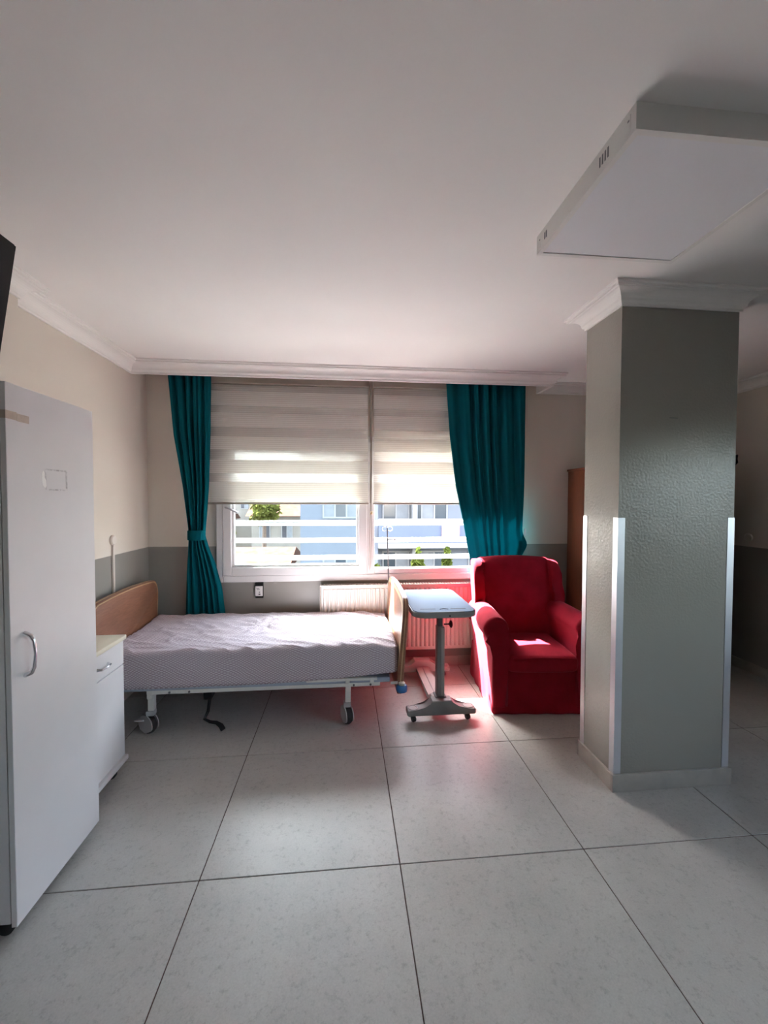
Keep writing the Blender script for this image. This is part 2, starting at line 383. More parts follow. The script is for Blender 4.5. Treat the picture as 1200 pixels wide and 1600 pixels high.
def sweep(name, path, closed, prof, m, parent=None, side=1.0):
    """moulding: profile (distance from wall, z) swept round a plan path with mitred corners"""
    bm = NB(); P = [Vector((p[0], p[1])) for p in path]; n = len(P); rows = []
    for i in range(n):
        def nrm(a, b):
            d = (b-a).normalized(); return Vector((-d.y, d.x))*side
        if closed: n1, n2 = nrm(P[i-1], P[i]), nrm(P[i], P[(i+1) % n])
        elif i == 0: n1 = n2 = nrm(P[0], P[1])
        elif i == n-1: n1 = n2 = nrm(P[-2], P[-1])
        else: n1, n2 = nrm(P[i-1], P[i]), nrm(P[i], P[i+1])
        mt = (n1+n2).normalized(); mt = mt/max(mt.dot(n1), 0.2)
        rows.append([bm.verts.new((P[i].x+mt.x*d, P[i].y+mt.y*d, z)) for d, z in prof])
    k = len(prof)
    for i in range(n if closed else n-1):
        a, b = rows[i], rows[(i+1) % n]
        for j in range(k): bm.faces.new((a[j], b[j], b[(j+1) % k], a[(j+1) % k]))
    if not closed: bm.faces.new(rows[0][::-1]); bm.faces.new(rows[-1])
    return link(name, bm, m, parent)

# ------------------------------------------------------------------ the setting
XL, XR, YB, YR, ZC = -1.65, 3.55, 3.63, -2.60, 2.57
XP, YP = -1.58, 2.18                                  # pilaster in the left wall
WX0, WX1, WZ0, WZ1 = -1.05, 1.50, 0.82, 2.03          # window opening
T = 0.8; GX, GY = -0.572, 1.640                       # floor tile grid

fl = box('floor', XL-0.1, XR+0.1, YR-0.1, YB+0.05, -0.12, -0.003, 'grout'); tag(fl, kind='structure')
shared = {}
gx = [XL+0.002] + [GX+T*i for i in range(-1, 6)] + [XR-0.002]
gy = [YR+0.002] + [GY+T*i for i in range(-5, 3)] + [YB-0.002]
G = 0.0022
for i in range(len(gx)-1):
    for j in range(len(gy)-1):
        x0, x1, y0, y1 = gx[i]+G, gx[i+1]-G, gy[j]+G, gy[j+1]-G
        key = (round(x1-x0, 4), round(y1-y0, 4))
        if key not in shared:
            bm = add_box(NB(), -key[0]/2, key[0]/2, -key[1]/2, key[1]/2, -0.010, 0.0, 0.0012, 1)
            bmesh.ops.recalc_face_normals(bm, faces=bm.faces)
            me = bpy.data.meshes.new('tile'); bm.to_mesh(me); bm.free(); me.materials.append(M['floor_tile']); shared[key] = me
        o = bpy.data.objects.new('tile', shared[key]); C.objects.link(o); o.parent = fl; o.location = ((x0+x1)/2, (y0+y1)/2, 0)

tag(box('ceiling', XL-0.3, XR+0.3, YR-0.3, YB+0.32, ZC, ZC+0.15, 'ceiling_paint'), kind='structure')
bm = NB(); add_box(bm, XL-0.25, XL, YP, YB+0.30, -0.1, ZC); add_box(bm, XL-0.25, XP, YR-0.2, YP, -0.1, ZC)
tag(link('wall_left', bm, 'wall_paint'), kind='structure')
bm = NB()
for a in ((XL-0.25, WX0, -0.1, ZC), (WX1, XR+0.25, -0.1, ZC), (WX0, WX1, -0.1, WZ0), (WX0, WX1, WZ1, ZC)):
    add_box(bm, a[0], a[1], YB, YB+0.30, a[2], a[3])
tag(link('wall_back', bm, 'wall_paint'), kind='structure')
V0, V1, VZ0, VZ1 = -1.35, 0.72, 0.95, 2.05               # second window, in the right wall beside the camera
bm = NB()
for a in ((YR-0.2, V0, -0.1, ZC), (V1, YB, -0.1, ZC), (V0, V1, -0.1, VZ0), (V0, V1, VZ1, ZC)): add_box(bm, XR, XR+0.2, a[0], a[1], a[2], a[3])
tag(link('wall_right', bm, 'wall_paint'), kind='structure')
bm = NB()
DX0, DX1, DZ = 0.4, 1.4, 2.1
add_box(bm, XL-0.25, DX0, YR-0.2, YR, -0.1, ZC); add_box(bm, DX1, XR+0.2, YR-0.2, YR, -0.1, ZC); add_box(bm, DX0, DX1, YR-0.2, YR, DZ, ZC)
tag(link('wall_rear', bm, 'wall_paint'), kind='structure')
dr = box('door_1', DX0, DX1, YR-0.09, YR-0.05, 0.005, DZ, 'white_laminate'); tag(dr, kind='structure')
box('door_handle', DX0+0.08, DX0+0.22, YR-0.05, YR-0.01, 1.0, 1.03, 'chrome', dr, 0.006)

# cornice
CZ = 0.09
PROF = [(0, ZC), (0, ZC-CZ), (0.010, ZC-CZ), (0.010, ZC-CZ+0.010), (0.016, ZC-CZ+0.014), (0.022, ZC-CZ+0.022)]
for k in range(1, 7):
    t = k/6; PROF.append((0.022 + 0.048*(1-math.cos(t*PI/2)), ZC-CZ+0.022 + 0.042*math.sin(t*PI/2)))
PROF += [(0.074, ZC-0.022), (0.080, ZC-0.022), (0.080, ZC-0.012), (0.090, ZC-0.009), (0.090, ZC)]
PX1, PY = 1.76, 3.37                                   # curtain pelmet
E_ = 0.0005
tag(sweep('trim_1', [(XP, YR), (XP, YP), (XL, YP), (XL, PY), (PX1, PY), (PX1, YB), (XR, YB), (XR, YR)], True, PROF, 'cornice_plaster', side=-1.0), kind='structure')
bm = NB(); add_box(bm, XL, PX1, PY, PY+0.018, ZC-CZ, ZC); add_box(bm, PX1-0.018, PX1, PY+0.018, YB, ZC-CZ, ZC)
tag(link('trim_2', bm, 'cornice_plaster'), kind='structure')
# skirting tiles
def skirting(name, segs):
    root = None
    for (x0, x1, y0, y1) in segs:
        o = box('tile' if root else name, x0, x1, y0, y1, 0, 0.088, 'skirting_tile', root, 0.0015, 1, smooth=False)
        if root is None: root = o; tag(o, kind='structure'); ORG[o.name] = Vector((0, 0, 0))
xs = [XL, GX, GX+T, GX+2*T, GX+3*T, GX+4*T, GX+5*T, XR]
skirting('baseboard_back', [(xs[i]+0.001, xs[i+1]-0.001, YB-0.011, YB) for i in range(7)])
skirting('baseboard_right', [(XR-0.011, XR, y, min(y+T, YB)-0.012) for y in [YR+T*i for i in range(8)]])
skirting('baseboard_left', [(XL, XL+0.011, YP+0.012, GY+2*T), (XL, XL+0.011, GY+2*T+0.002, YB-0.012), (XP, XP+0.011, GY-T, GY), (XP, XP+0.011, GY+0.002, YP)])

# ------------------------------------------------------------------ window
win = thing('window_1', None, None, (0, YB, WZ0)); tag(win, kind='structure')
def frame_rect(name, x0, x1, z0, z1, w_, y0, y1, m, parent, bev=0.004):
    bm = NB()
    add_box(bm, x0, x0+w_, y0, y1, z0, z1, bev, 1); add_box(bm, x1-w_, x1, y0, y1, z0, z1, bev, 1)
    add_box(bm, x0+w_, x1-w_, y0, y1, z0, z0+w_, bev, 1); add_box(bm, x0+w_, x1-w_, y0, y1, z1-w_, z1, bev, 1)
    return link(name, bm, m, parent)
frame_rect('outer_frame', -1.09, 1.54, 0.795, 2.065, 0.055, YB-0.022, YB+0.06, 'white_upvc', win)
box('mullion', 0.195, 0.262, YB-0.018, YB+0.06, 0.85, 2.010, 'white_upvc', win, 0.004, 1)
s1 = frame_rect('sash', -1.036, 0.196, 0.852, 2.009, 0.072, YB-0.030, YB+0.045, 'white_upvc', win)
frame_rect('glazing_bead', -0.966, 0.126, 0.922, 1.939, 0.024, YB-0.012, YB+0.03, 'white_upvc', s1)
box('pane', -0.955, 0.115, YB+0.010, YB+0.016, 0.93, 1.930, 'window_glass', s1)
tube('window_handle', [(-1.0, YB-0.03, 1.44), (-1.0, YB-0.062, 1.44), (-0.985, YB-0.066, 1.438), (-0.90, YB-0.066, 1.395)], 0.009, 'aluminium', s1, n=8)
# right leaf stands open: only the rebate and the sill of the fixed frame remain
box('sill_rebate', 0.262, 1.486, YB-0.010, YB+0.07, 0.849, 0.895, 'white_upvc', win, 0.004, 1)
box('outer_sill', WX0, WX1, YB+0.065, YB+0.36, WZ0-0.02, WZ0+0.03, 'sill_stone', win)
win2 = thing('window_2', None, None, (XR, (V0+V1)/2, VZ0)); tag(win2, kind='structure')
bm = NB()
for a in ((V0, V0+0.06, VZ0, VZ1), (V1-0.06, V1, VZ0, VZ1), (V0+0.06, V1-0.06, VZ0, VZ0+0.06), (V0+0.06, V1-0.06, VZ1-0.06, VZ1), ((V0+V1)/2-0.035, (V0+V1)/2+0.035, VZ0+0.06, VZ1-0.06)):
    add_box(bm, XR-0.01, XR+0.06, a[0], a[1], a[2], a[3])
link('outer_frame', bm, 'white_upvc', win2)
for a in ((V0+0.06, (V0+V1)/2-0.035), ((V0+V1)/2+0.035, V1-0.06)): box('pane', XR+0.02, XR+0.026, a[0], a[1], VZ0+0.06, VZ1-0.06, 'window_glass', win2)
rail = thing('window_railing', 'three white horizontal safety bars outside the window', 'railing', (0.2, YB+0.25, 0.95))
for z, r in ((1.290, 0.024), (1.128, 0.022), (0.965, 0.022)):
    bm = add_tube(NB(), [(WX0, YB+0.25, z), (WX1, YB+0.25, z)], r, 14)
    link('bar', bm, 'bar_enamel', rail, smooth=True)

# zebra blinds: alternating woven and sheer bands, two layers on one roller
ZB = [2.470, 2.415, 2.294, 2.234, 2.115, 2.036, 1.925, 1.841, 1.728, 1.655, 1.508]
def blind(label, x0, x1, y):
    t = thing('roller_blind', label, 'blind', ((x0+x1)/2, y, 1.467), 'zebra blinds at the window')
    box('head_rail', x0, x1, y-0.03, y+0.03, 2.475, 2.545, 'blind_rail', t, 0.006)
    kinds = ['blind_sheer', 'blind_woven']*6
    for i in range(len(ZB)-1):
        bm = add_box(NB(), x0+0.006, x1-0.006, y-0.0006, y+0.0006, ZB[i+1], ZB[i])
        link('sheer_band' if i % 2 == 0 else 'woven_band', bm, kinds[i], t)
    bm = add_box(NB(), x0+0.006, x1-0.006, y+0.016, y+0.017, 1.50, 2.47)
    o = link('rear_fabric', bm, 'blind_sheer', t)
    box('bottom_rail', x0, x1, y-0.010, y+0.010, 1.467, 1.483, 'blind_rail', t, 0.003, 1)
    box('hem_strip', x0+0.004, x1-0.004, y-0.004, y+0.004, 1.485, 1.507, 'blind_woven', t, 0.002, 1)
    return t
blind('wide striped zebra blind over the left sash, half lowered', -1.143, 0.208, YB-0.066)
b2 = blind('striped zebra blind beside the right teal curtain, half lowered', 0.246, 1.50, YB-0.066)
ch = thing('blind_chain', 'thin beaded blind chain hanging between the two blinds', 'chain', (0.226, YB-0.085, 0.88))
tube('cover_strip', [(0.226, YB-0.085, 2.48), (0.227, YB-0.085, 2.0), (0.224, YB-0.085, 1.48)], 0.008, 'blind_rail', ch, n=8)
tube('chain_loop', [(0.222, YB-0.09, 1.48), (0.216, YB-0.09, 1.2), (0.210, YB-0.09, 0.95), (0.216, YB-0.09, 0.90), (0.224, YB-0.09, 0.95), (0.232, YB-0.09, 1.2), (0.228, YB-0.09, 1.48)], 0.0028, 'blind_rail', ch, n=6)
lathe('toggle', [(0.002, -0.016), (0.009, -0.012), (0.0125, 0), (0.009, 0.012), (0.002, 0.016)], (0.232, YB-0.092, 1.395), (0.35, 0, 1), 'chain_brass', ch, n=12)

# ------------------------------------------------------------------ curtains
def lerp_tab(tab, z):
    if z >= tab[0][0]: return tab[0][1:]
    for a, b in zip(tab, tab[1:]):
        if z >= b[0]:
            t = (z-b[0])/(a[0]-b[0]); t = t*t*(3-2*t) if False else t
            return tuple(b[i]+(a[i]-b[i])*t for i in range(1, len(a)))
    return tab[-1][1:]
def curtain_mesh(tab, folds, ph, zt, zb, nu=110, nv=70, bulge=0.0):
    """tab rows: z, left x, right x, centre y, fold depth"""
    bm = NB(); rows = []
    for j in range(nv+1):
        z = zt + (zb-zt)*j/nv; xl, xr, yc, dep = lerp_tab(tab, z); row = []; bg_ = bulge*math.exp(-((z-1.11)/0.085)**2)
        for i in range(nu+1):
            u = i/nu; a = 2*PI*folds*(u + 0.035*math.sin(9*u+ph)) + ph
            wv = math.sin(a) + 0.35*math.sin(2*a+1.3+z*1.5) + 0.25*noise.noise(Vector((u*9, z*1.5, ph)))
            row.append(bm.verts.new((xl+(xr-xl)*u + bg_*u**5 + 0.006*math.sin(a*0.5+z*0.8), yc + dep*wv*(0.55+0.45*math.sin(u*PI)), z)))
        rows.append(row)
    for j in range(nv):
        for i in range(nu): bm.faces.new((rows[j][i], rows[j][i+1], rows[j+1][i+1], rows[j+1][i]))
    return bm
YCU = 3.475
cl = thing('curtain', 'narrow teal curtain gathered by a tieback left of the window', 'curtain', (-1.22, YCU, 0.35))
tl = [(2.52, -1.425, -1.085, YCU, 0.026), (2.03, -1.385, -1.094, YCU, 0.026), (1.61, -1.318, -1.112, YCU+0.01, 0.024), (1.30, -1.284, -1.140, YCU+0.02, 0.020),
      (1.215, -1.276, -1.148, YCU+0.02, 0.017), (1.12, -1.288, -1.125, YCU+0.03, 0.019), (0.98, -1.305, -1.078, YCU+0.045, 0.020), (0.77, -1.320, -1.030, YCU+0.065, 0.019), (0.35, -1.335, -0.985, YCU+0.075, 0.016)]
o = link('cloth', curtain_mesh(tl, 6.0, 0.4, 2.52, 0.35), 'teal_cloth', cl, smooth=True, angle=None)
md = o.modifiers.new('thick', 'SOLIDIFY'); md.thickness = 0.002
bm = NB(); ring = []
for k in range(28):
    a = 2*PI*k/28; ring.append((-1.212+0.072*math.cos(a), YCU+0.02+0.040*math.sin(a)))
add_prism(bm, ring, 'z', 1.172, 1.252, 0.006); link('tieback', bm, 'teal_cloth', cl, smooth=True)

cr = thing('curtain', 'wide teal curtain drawn aside behind the red armchair', 'curtain', (1.3, YCU, 0.79))
tr = [(2.52, 0.866, 1.580, YCU, 0.028), (2.07, 0.897, 1.580, YCU, 0.028), (1.63, 0.951, 1.578, YCU, 0.024), (1.29, 1.028, 1.572, YCU+0.01, 0.018),
      (1.20, 1.052, 1.572, YCU+0.035, 0.013), (1.12, 1.072, 1.574, YCU+0.05, 0.012), (1.0, 1.100, 1.578, YCU+0.065, 0.010), (0.79, 1.14, 1.56, YCU+0.075, 0.008)]
o = link('cloth', curtain_mesh(tr, 7.0, 2.1, 2.52, 0.79, 150, 70, 0.058), 'teal_cloth', cr, smooth=True, angle=None)
md = o.modifiers.new('thick', 'SOLIDIFY'); md.thickness = 0.002
box('tie_clip', 1.556, 1.574, YCU-0.05, YCU-0.035, 1.20, 1.262, 'white_upvc', cr, 0.004)

# ------------------------------------------------------------------ column
CX0, CX1, CY0, CY1 = 1.386, 2.03, 1.962, 2.262
col = thing('column', 'square glossy grey column with aluminium corner guards', 'column', ((CX0+CX1)/2, (CY0+CY1)/2, 0))
box('shaft', CX0, CX1, CY0, CY1, 0, ZC, 'column_paint', col)
def guard(cx, cy, sx, sy, l=0.036, t=0.0025):
    bm = NB(); z0, z1 = 0.092, 1.418
    add_box(bm, *sorted((cx-sx*t, cx+sx*l)), *sorted((cy-sy*t, cy)), z0, z1)
    add_box(bm, *sorted((cx-sx*t, cx)), *sorted((cy, cy+sy*l)), z0, z1)
    link('corner_guard', bm, 'aluminium', col)
guard(CX0, CY0, 1, 1); guard(CX1, CY0, -1, 1); guard(CX0, CY1, 1, -1); guard(CX1, CY1, -1, -1)
pt = 0.013
for a in ((CX0-pt, CX1+pt, CY0-pt, CY0), (CX0-pt, CX1+pt, CY1, CY1+pt), (CX0-pt, CX0, CY0, CY1), (CX1, CX1+pt, CY0, CY1)):
    box('plinth_tile', a[0], a[1], a[2], a[3], 0.0, 0.090, 'skirting_tile', col, 0.0012, 1, smooth=False)
sweep('capital_moulding', [(CX0, CY0), (CX0, CY1), (CX1, CY1), (CX1, CY0)], True, PROF, 'cornice_plaster', col, side=1.0)
box('scratch', 1.655, 1.70, CY0-0.0006, CY0+0.001, 1.928, 1.931, 'dark_grey', col)

# ------------------------------------------------------------------ ceiling lamp
LX0, LX1, LY0, LY1, LZ = 0.775, 1.362, 1.055, 1.625, 2.498
lamp = thing('ceiling_lamp', 'square white surface-mounted ceiling light panel, switched off', 'ceiling light', ((LX0+LX1)/2, (LY0+LY1)/2, LZ))
fw_ = 0.018
bm = NB(); add_box(bm, LX0, LX0+fw_, LY0, LY1, LZ, ZC); add_box(bm, LX1-fw_, LX1, LY0, LY1, LZ, ZC)
add_box(bm, LX0+fw_, LX1-fw_, LY0, LY0+fw_, LZ, ZC); add_box(bm, LX0+fw_, LX1-fw_, LY1-fw_, LY1, LZ, ZC)
fr = link('frame', bm, 'lamp_frame', lamp)
box('diffuser', LX0+fw_, LX1-fw_, LY0+fw_, LY1-fw_, LZ+0.003, LZ+0.008, 'lamp_diffuser', lamp)
for y in (LY0+0.115, LY0+0.128, LY0+0.141, LY0+0.154): box('vent_slot', LX0-0.0008, LX0+0.002, y, y+0.006, LZ+0.022, LZ+0.052, 'dark_grey', fr)
for y in (LY1-0.082, LY1-0.070): box('vent_slot', LX0-0.0008, LX0+0.002, y, y+0.007, LZ+0.024, LZ+0.050, 'dark_grey', fr)
for y in (LY0+0.022, LY1-0.034):
    box('latch', LX0-0.0012, LX0+0.002, y, y+0.014, LZ+0.010, LZ+0.058, 'lamp_frame', fr); box('latch_slot', LX0-0.0016, LX0+0.002, y+0.004, y+0.011, LZ+0.042, LZ+0.047, 'dark_grey', fr)

# ------------------------------------------------------------------ white wardrobe
FX = -1.105
wd = thing('wardrobe', 'tall white laminate wardrobe in the left foreground', 'wardrobe', (-1.34, 1.695, 0))
Y0, Y1 = 1.462, 1.930
bm = NB(); add_box(bm, -1.565, FX-0.022, Y0+0.002, Y1, 0.062, 1.888, 0.001, 1); link('body', bm, 'white_laminate', wd)
dd = box('door', FX-0.018, FX, Y0, Y1, 0.052, 1.890, 'white_laminate', wd, 0.0012, 1, smooth=False)
hp = [(FX, 1.520, 1.040), (FX+0.022, 1.520, 1.030), (FX+0.030, 1.521, 1.012), (FX+0.034, 1.521, 0.966), (FX+0.030, 1.521, 0.920), (FX+0.022, 1.520, 0.902), (FX, 1.520, 0.892)]
tube('handle', hp, 0.006, 'chrome', dd, n=10, rad=[0.009, 0.0075, 0.006, 0.0048, 0.006, 0.0075, 0.009])
box('tape_strip', FX-0.03, FX+0.0006, Y0-0.0006, Y0+0.001, 1.770, 1.797, 'tape', dd)
box('tape_strip', FX, FX+0.0006, Y0, 1.508, 1.770, 1.797, 'tape', dd); box('tape_strip', FX, FX+0.0008, 1.509, 1.562, 1.768, 1.794, 'tape', dd)
bm = NB()
def rim(y0, y1, z0, z1): add_box(bm, FX, FX+0.0004, y0, y1, z0, z1)
rim(1.64, 1.752, 1.612, 1.618); rim(1.655, 1.757, 1.537, 1.543); rim(1.636, 1.643, 1.54, 1.616); rim(1.748, 1.757, 1.545, 1.612)
link('sticker_residue', bm, 'residue', dd)
bm = NB(); add_prism(bm, [(1.620, 1.60), (1.626, 1.61), (1.633, 1.60), (1.632, 1.585), (1.640, 1.575), (1.642, 1.553), (1.634, 1.545), (1.622, 1.556), (1.619, 1.575)], 'x', FX, FX+0.0005); link('torn_sticker', bm, 'torn_paper', dd)
def simple_castor(parent, x, y, zt, r=0.022, name='castor'):
    bm = NB(); add_lathe(bm, [(r*0.8, -0.012), (r, -0.009), (r, 0.009), (r*0.8, 0.012)], (x, y, r), (0, 1, 0), 16)
    add_box(bm, x-r*0.7, x+r*0.7, y-0.016, y+0.016, r*1.5, zt, 0.003, 1)
    return link(name, bm, 'black_rubber', parent, smooth=True)
for x, y in ((-1.165, Y0+0.035), (-1.165, Y1-0.04), (-1.52, Y0+0.035), (-1.52, Y1-0.04)): simple_castor(wd, x, y, 0.063, 0.030)

# ------------------------------------------------------------------ bedside cabinet
NX = -1.205; ny0, ny1 = 1.960, 2.350
ns = thing('bedside_cabinet', 'low white bedside cabinet between wardrobe and bed', 'cabinet', (-1.39, 2.155, 0))
box('body', -1.565, NX-0.018, ny0, ny1, 0.10, 0.738, 'white_laminate', ns, 0.0015, 1, smooth=False)
box('top', -1.575, NX+0.012, ny0-0.012, ny1+0.010, 0.739, 0.764, 'cream_laminate', ns, 0.005, 2)
dw = box('drawer', NX-0.017, NX, ny0+0.003, ny1-0.003, 0.608, 0.734, 'white_laminate', ns, 0.0015, 1, smooth=False)
tube('handle', [(NX, 2.105, 0.668), (NX+0.018, 2.112, 0.666), (NX+0.024, 2.15, 0.664), (NX+0.018, 2.188, 0.666), (NX, 2.195, 0.668)], 0.0055, 'chrome', dw, n=8, rad=[0.008, 0.006, 0.0045, 0.006, 0.008])
box('door', NX-0.017, NX, ny0+0.003, ny1-0.003, 0.103, 0.603, 'white_laminate', ns, 0.0015, 1, smooth=False)
box('base_moulding', -1.575, NX+0.014, ny0-0.010, ny1+0.010, 0.070, 0.098, 'white_laminate', ns, 0.006, 2)
for x, y in ((-1.25, ny0+0.05), (-1.25, ny1-0.05), (-1.53, ny0+0.05), (-1.53, ny1-0.05)): simple_castor(ns, x, y, 0.071, 0.024)

# ------------------------------------------------------------------ hospital bed
bed = thing('hospital_bed', 'hospital bed with brown end boards and quilted mattress', 'bed', (-0.58, 3.08, 0))
def board_outline(y0, y1, zb, zt, ins=0.0):
    y0 += ins; y1 -= ins; zb += ins; zt -= ins
    pts = [(y0+0.03, zb), (y1-0.03, zb)]
    cr_ = 0.085
    def corner(cy, s):
        out = []
        for k in range(7):
            a = k/6*PI/2
            out.append((cy - s*cr_*(1-math.cos(a)), zt-0.125+0.111*math.sin(a)))
        return out
    pts += corner(y1, 1)
    ym = (y0+y1)/2
    for k in range(1, 10):
        t = k/10; y = (y1-cr_) + ((y0+cr_)-(y1-cr_))*t
        pts.append((y, zt - 0.014*(2*t-1)**2))
    pts += corner(y0, -1)[::-1]
    return pts
def add_ring(bm, a, b, x0, x1):
    n = len(a); R = [[bm.verts.new((x, p[0], p[1])) for p in o] for o in (a, b) for x in (x0, x1)]
    for k in range(n):
        l = (k+1) % n
        bm.faces.new((R[0][k], R[0][l], R[2][l], R[2][k])); bm.faces.new((R[1][k], R[3][k], R[3][l], R[1][l]))
        bm.faces.new((R[0][k], R[1][k], R[1][l], R[0][l])); bm.faces.new((R[2][k], R[2][l], R[3][l], R[3][k]))
    return bm
def end_board(name, x0, x1, zb, zt, lean, band):
    BY0, BY1 = 2.605, 3.510
    o = link(name, add_prism(NB(), board_outline(BY0, BY1, zb, zt), 'x', x0, x1, 0.006, 2), 'bed_wood', bed, smooth=True)
    for xa, xb in ((x0-0.002, x0+0.002), (x1-0.002, x1+0.002)):
        link('edge_trim', add_ring(NB(), board_outline(BY0, BY1, zb, zt, 0.008), board_outline(BY0, BY1, zb, zt, band), xa, xb), 'edge_band', o)
    xm = (x0+x1)/2
    link('edge_strip', add_ring(NB(), board_outline(BY0, BY1, zb, zt, -0.0015), board_outline(BY0, BY1, zb, zt, 0.006), xm-0.003, xm+0.003), 'edge_band', o)
    for ob in [o] + list(o.children):
        for v in ob.data.vertices: v.co.x += (v.co.z-0.30)*lean
    return o
end_board('headboard', -1.562, -1.524, 0.30, 0.872, 0.0, 0.014)
end_board('footboard', 0.345, 0.381, 0.235, 0.872, 0.065, 0.034)
def wrinkle(p):
    q = p.copy()
    if p.z > 0.50:
        a = noise.noise(Vector((p.x*2.2, p.y*2.6, 0.3)))*0.014 + 0.004*noise.noise(Vector((p.x*14, p.y*14, 1.0)))
        c = Vector((p.x-(-0.62), p.y-3.16, 0)); rr = c.length
        a += 0.012*math.sin(math.atan2(c.y, c.x)*9 + 2*noise.noise(p*6))*math.exp(-rr*rr/0.045)*(1-math.exp(-rr*rr/0.002))
        t = noise.noise(Vector((p.x*5+p.y*9, p.y*3-p.x*2, 2.0)))
        a += 0.010*max(0, 1-abs(t)*6)
        u = max(0.0, min(1, (p.x+0.35)/0.5))
        a += 0.004*u*math.sin((p.x*0.6+p.y)*52 + 3*noise.noise(p*4))
        a -= 0.012*math.exp(-((p.x-0.30)/0.09)**2)
        q.z += a
    t = max(0.0, min(1.0, (p.x+0.75)/1.05))
    if p.z < 0.50: q.z += (0.50-p.z)/0.19*0.048*t*t
    q.y += 0.006*noise.noise(Vector((p.x*3, p.z*6, 5.0)))*(1 if p.z < 0.53 else 0)
    return q
soft_box('mattress', -1.518, 0.352, 2.652, 3.505, 0.312, 0.556, 0.032, (150, 80, 14), 'quilted_cover', bed, wrinkle)
bm = NB(); add_box(bm, -1.515, 0.30, 2.668, 3.49, 0.300, 0.330, 0.006, 1); link('mattress_deck', bm, 'mattress_base', bed)
for y0 in (2.672, 3.458):
    bm = NB(); add_box(bm, -1.24, 0.235, y0, y0+0.03, 0.276, 0.304, 0.003, 1)
    r_ = link('side_rail', bm, 'bed_enamel', bed)
    for x in (-1.10, -0.98, 0.06, 0.17): lathe('bolt', [(0.007, 0), (0.007, 0.004), (0.004, 0.006)], (x, y0, 0.288), (0, -1, 0), 'dark_grey', r_, 8)
    bm = NB(); add_box(bm, -0.25, 0.215, y0-0.006, y0+0.02, 0.316, 0.334, 0.003, 1); link('deck_lip', bm, 'bed_enamel', bed)
    for x in (0.005, 0.165): box('bracket', x, x+0.028, y0-0.008, y0, 0.300, 0.336, 'bed_enamel', bed, 0.003, 1)
for x in (-1.235, 0.022):
    box('cross_tube', x-0.018, x+0.018, 2.70, 3.46, 0.232, 0.272, 'bed_enamel', bed, 0.005, 1)
    for y in (2.735, 3.42):
        lg = box('leg', x-0.019, x+0.019, y-0.019, y+0.019, 0.150, 0.277, 'bed_enamel', bed, 0.004, 1)
        cs = lathe('castor', [(0.040, -0.020), (0.056, -0.016), (0.060, 0), (0.056, 0.016), (0.040, 0.020)], (x-0.022 if x < 0 else x-0.006, y, 0.060), ((0.45, 0.9, 0) if x < 0 else (0.93, 0.36, 0)), 'black_rubber', bed, 24)
        dx = Vector((0.9, -0.45, 0)) if x < 0 else Vector((0.36, -0.93, 0))
        nrm = Vector((dx.y*-1, dx.x, 0)); c0 = Vector((x-0.022 if x < 0 else x-0.006, y, 0.060))
        bm = NB()
        for s in (-1, 1):
            for k in range(1):
                base = c0 + nrm*s*0.024
                out = []
                for a in [PI*0.02 + PI*1.05*j/12 for j in range(13)]: out.append((math.cos(a)*0.060, math.sin(a)*0.066))
                out += [(-0.045, -0.030), (0.0, -0.050), (0.045, -0.030)]
                va = [bm.verts.new(base + dx*(-p[0]) + Vector((0, 0, p[1])) - nrm*0.003) for p in out]; vb = [bm.verts.new(base + dx*(-p[0]) + Vector((0, 0, p[1])) + nrm*0.003) for p in out]
                bm.faces.new(va); bm.faces.new(vb[::-1])
                for j in range(len(out)): bm.faces.new((va[j], vb[j], vb[(j+1) % len(out)], va[(j+1) % len(out)]))
        link('castor_cover', bm, 'grey_plastic', cs)
        bm = NB(); p0 = c0 + Vector((0, 0, 0.062)); add_box(bm, x-0.030, x+0.020, y-0.026, y+0.026, 0.118, 0.152, 0.008, 2); link('castor_head', bm, 'grey_plastic', cs, smooth=True)
        if x < 0:
            bm = NB(); add_box(bm, x-0.100, x-0.040, y-0.03, y+0.03, 0.088, 0.100, 0.005, 2); link('brake_pedal', bm, 'grey_plastic', cs, smooth=True)
# lifting beams under the deck
box('lift_beam', -1.0, -0.1, 3.02, 3.10, 0.19, 0.25, 'dark_grey', bed, 0.005, 1)
box('lift_motor', -0.95, -0.68, 2.98, 3.14, 0.14, 0.24, 'black_plastic', bed, 0.01, 2)
tube('lift_arm', [(-1.2, 3.06, 0.25), (-0.9, 3.06, 0.215)], 0.016, 'dark_grey', bed); tube('lift_arm', [(0.0, 3.06, 0.25), (-0.3, 3.06, 0.215)], 0.016, 'dark_grey', bed)
box('crank_housing', -0.905, -0.855, 2.70, 2.78, 0.215, 0.302, 'black_plastic', bed, 0.006, 1)
tube('crank_handle', [(-0.878, 2.75, 0.22), (-0.885, 2.73, 0.13), (-0.90, 2.705, 0.090), (-0.86, 2.69, 0.078), (-0.82, 2.685, 0.074), (-0.79, 2.68, 0.055), (-0.775, 2.675, 0.030)], 0.010, 'black_plastic', bed, n=8, rad=[0.010, 0.010, 0.010, 0.010, 0.012, 0.016, 0.017])
for y in (2.628, 3.466):
    bp_ = lathe('bumper_wheel', [(0.022, -0.028), (0.034, -0.022), (0.038, -0.006), (0.036, 0.012), (0.030, 0.020)], (0.372, y, 0.278), (0, 0, 1), 'blue_plastic', bed, 24)
    lathe('bumper_cap', [(0.020, 0.018), (0.022, 0.034), (0.010, 0.040)], (0.372, y, 0.278), (0, 0, 1), 'cream_laminate', bp_, 16)
    box('bumper_bracket', 0.30, 0.372, y-0.012 if y > 3 else y+0.006, y+0.012 if y < 3 else y-0.004, 0.300, 0.318, 'bed_enamel', bed)
iv = thing('drip_pole', 'thin steel drip pole with hooks at the foot of the bed', 'pole', (0.385, 3.520, 0.30))
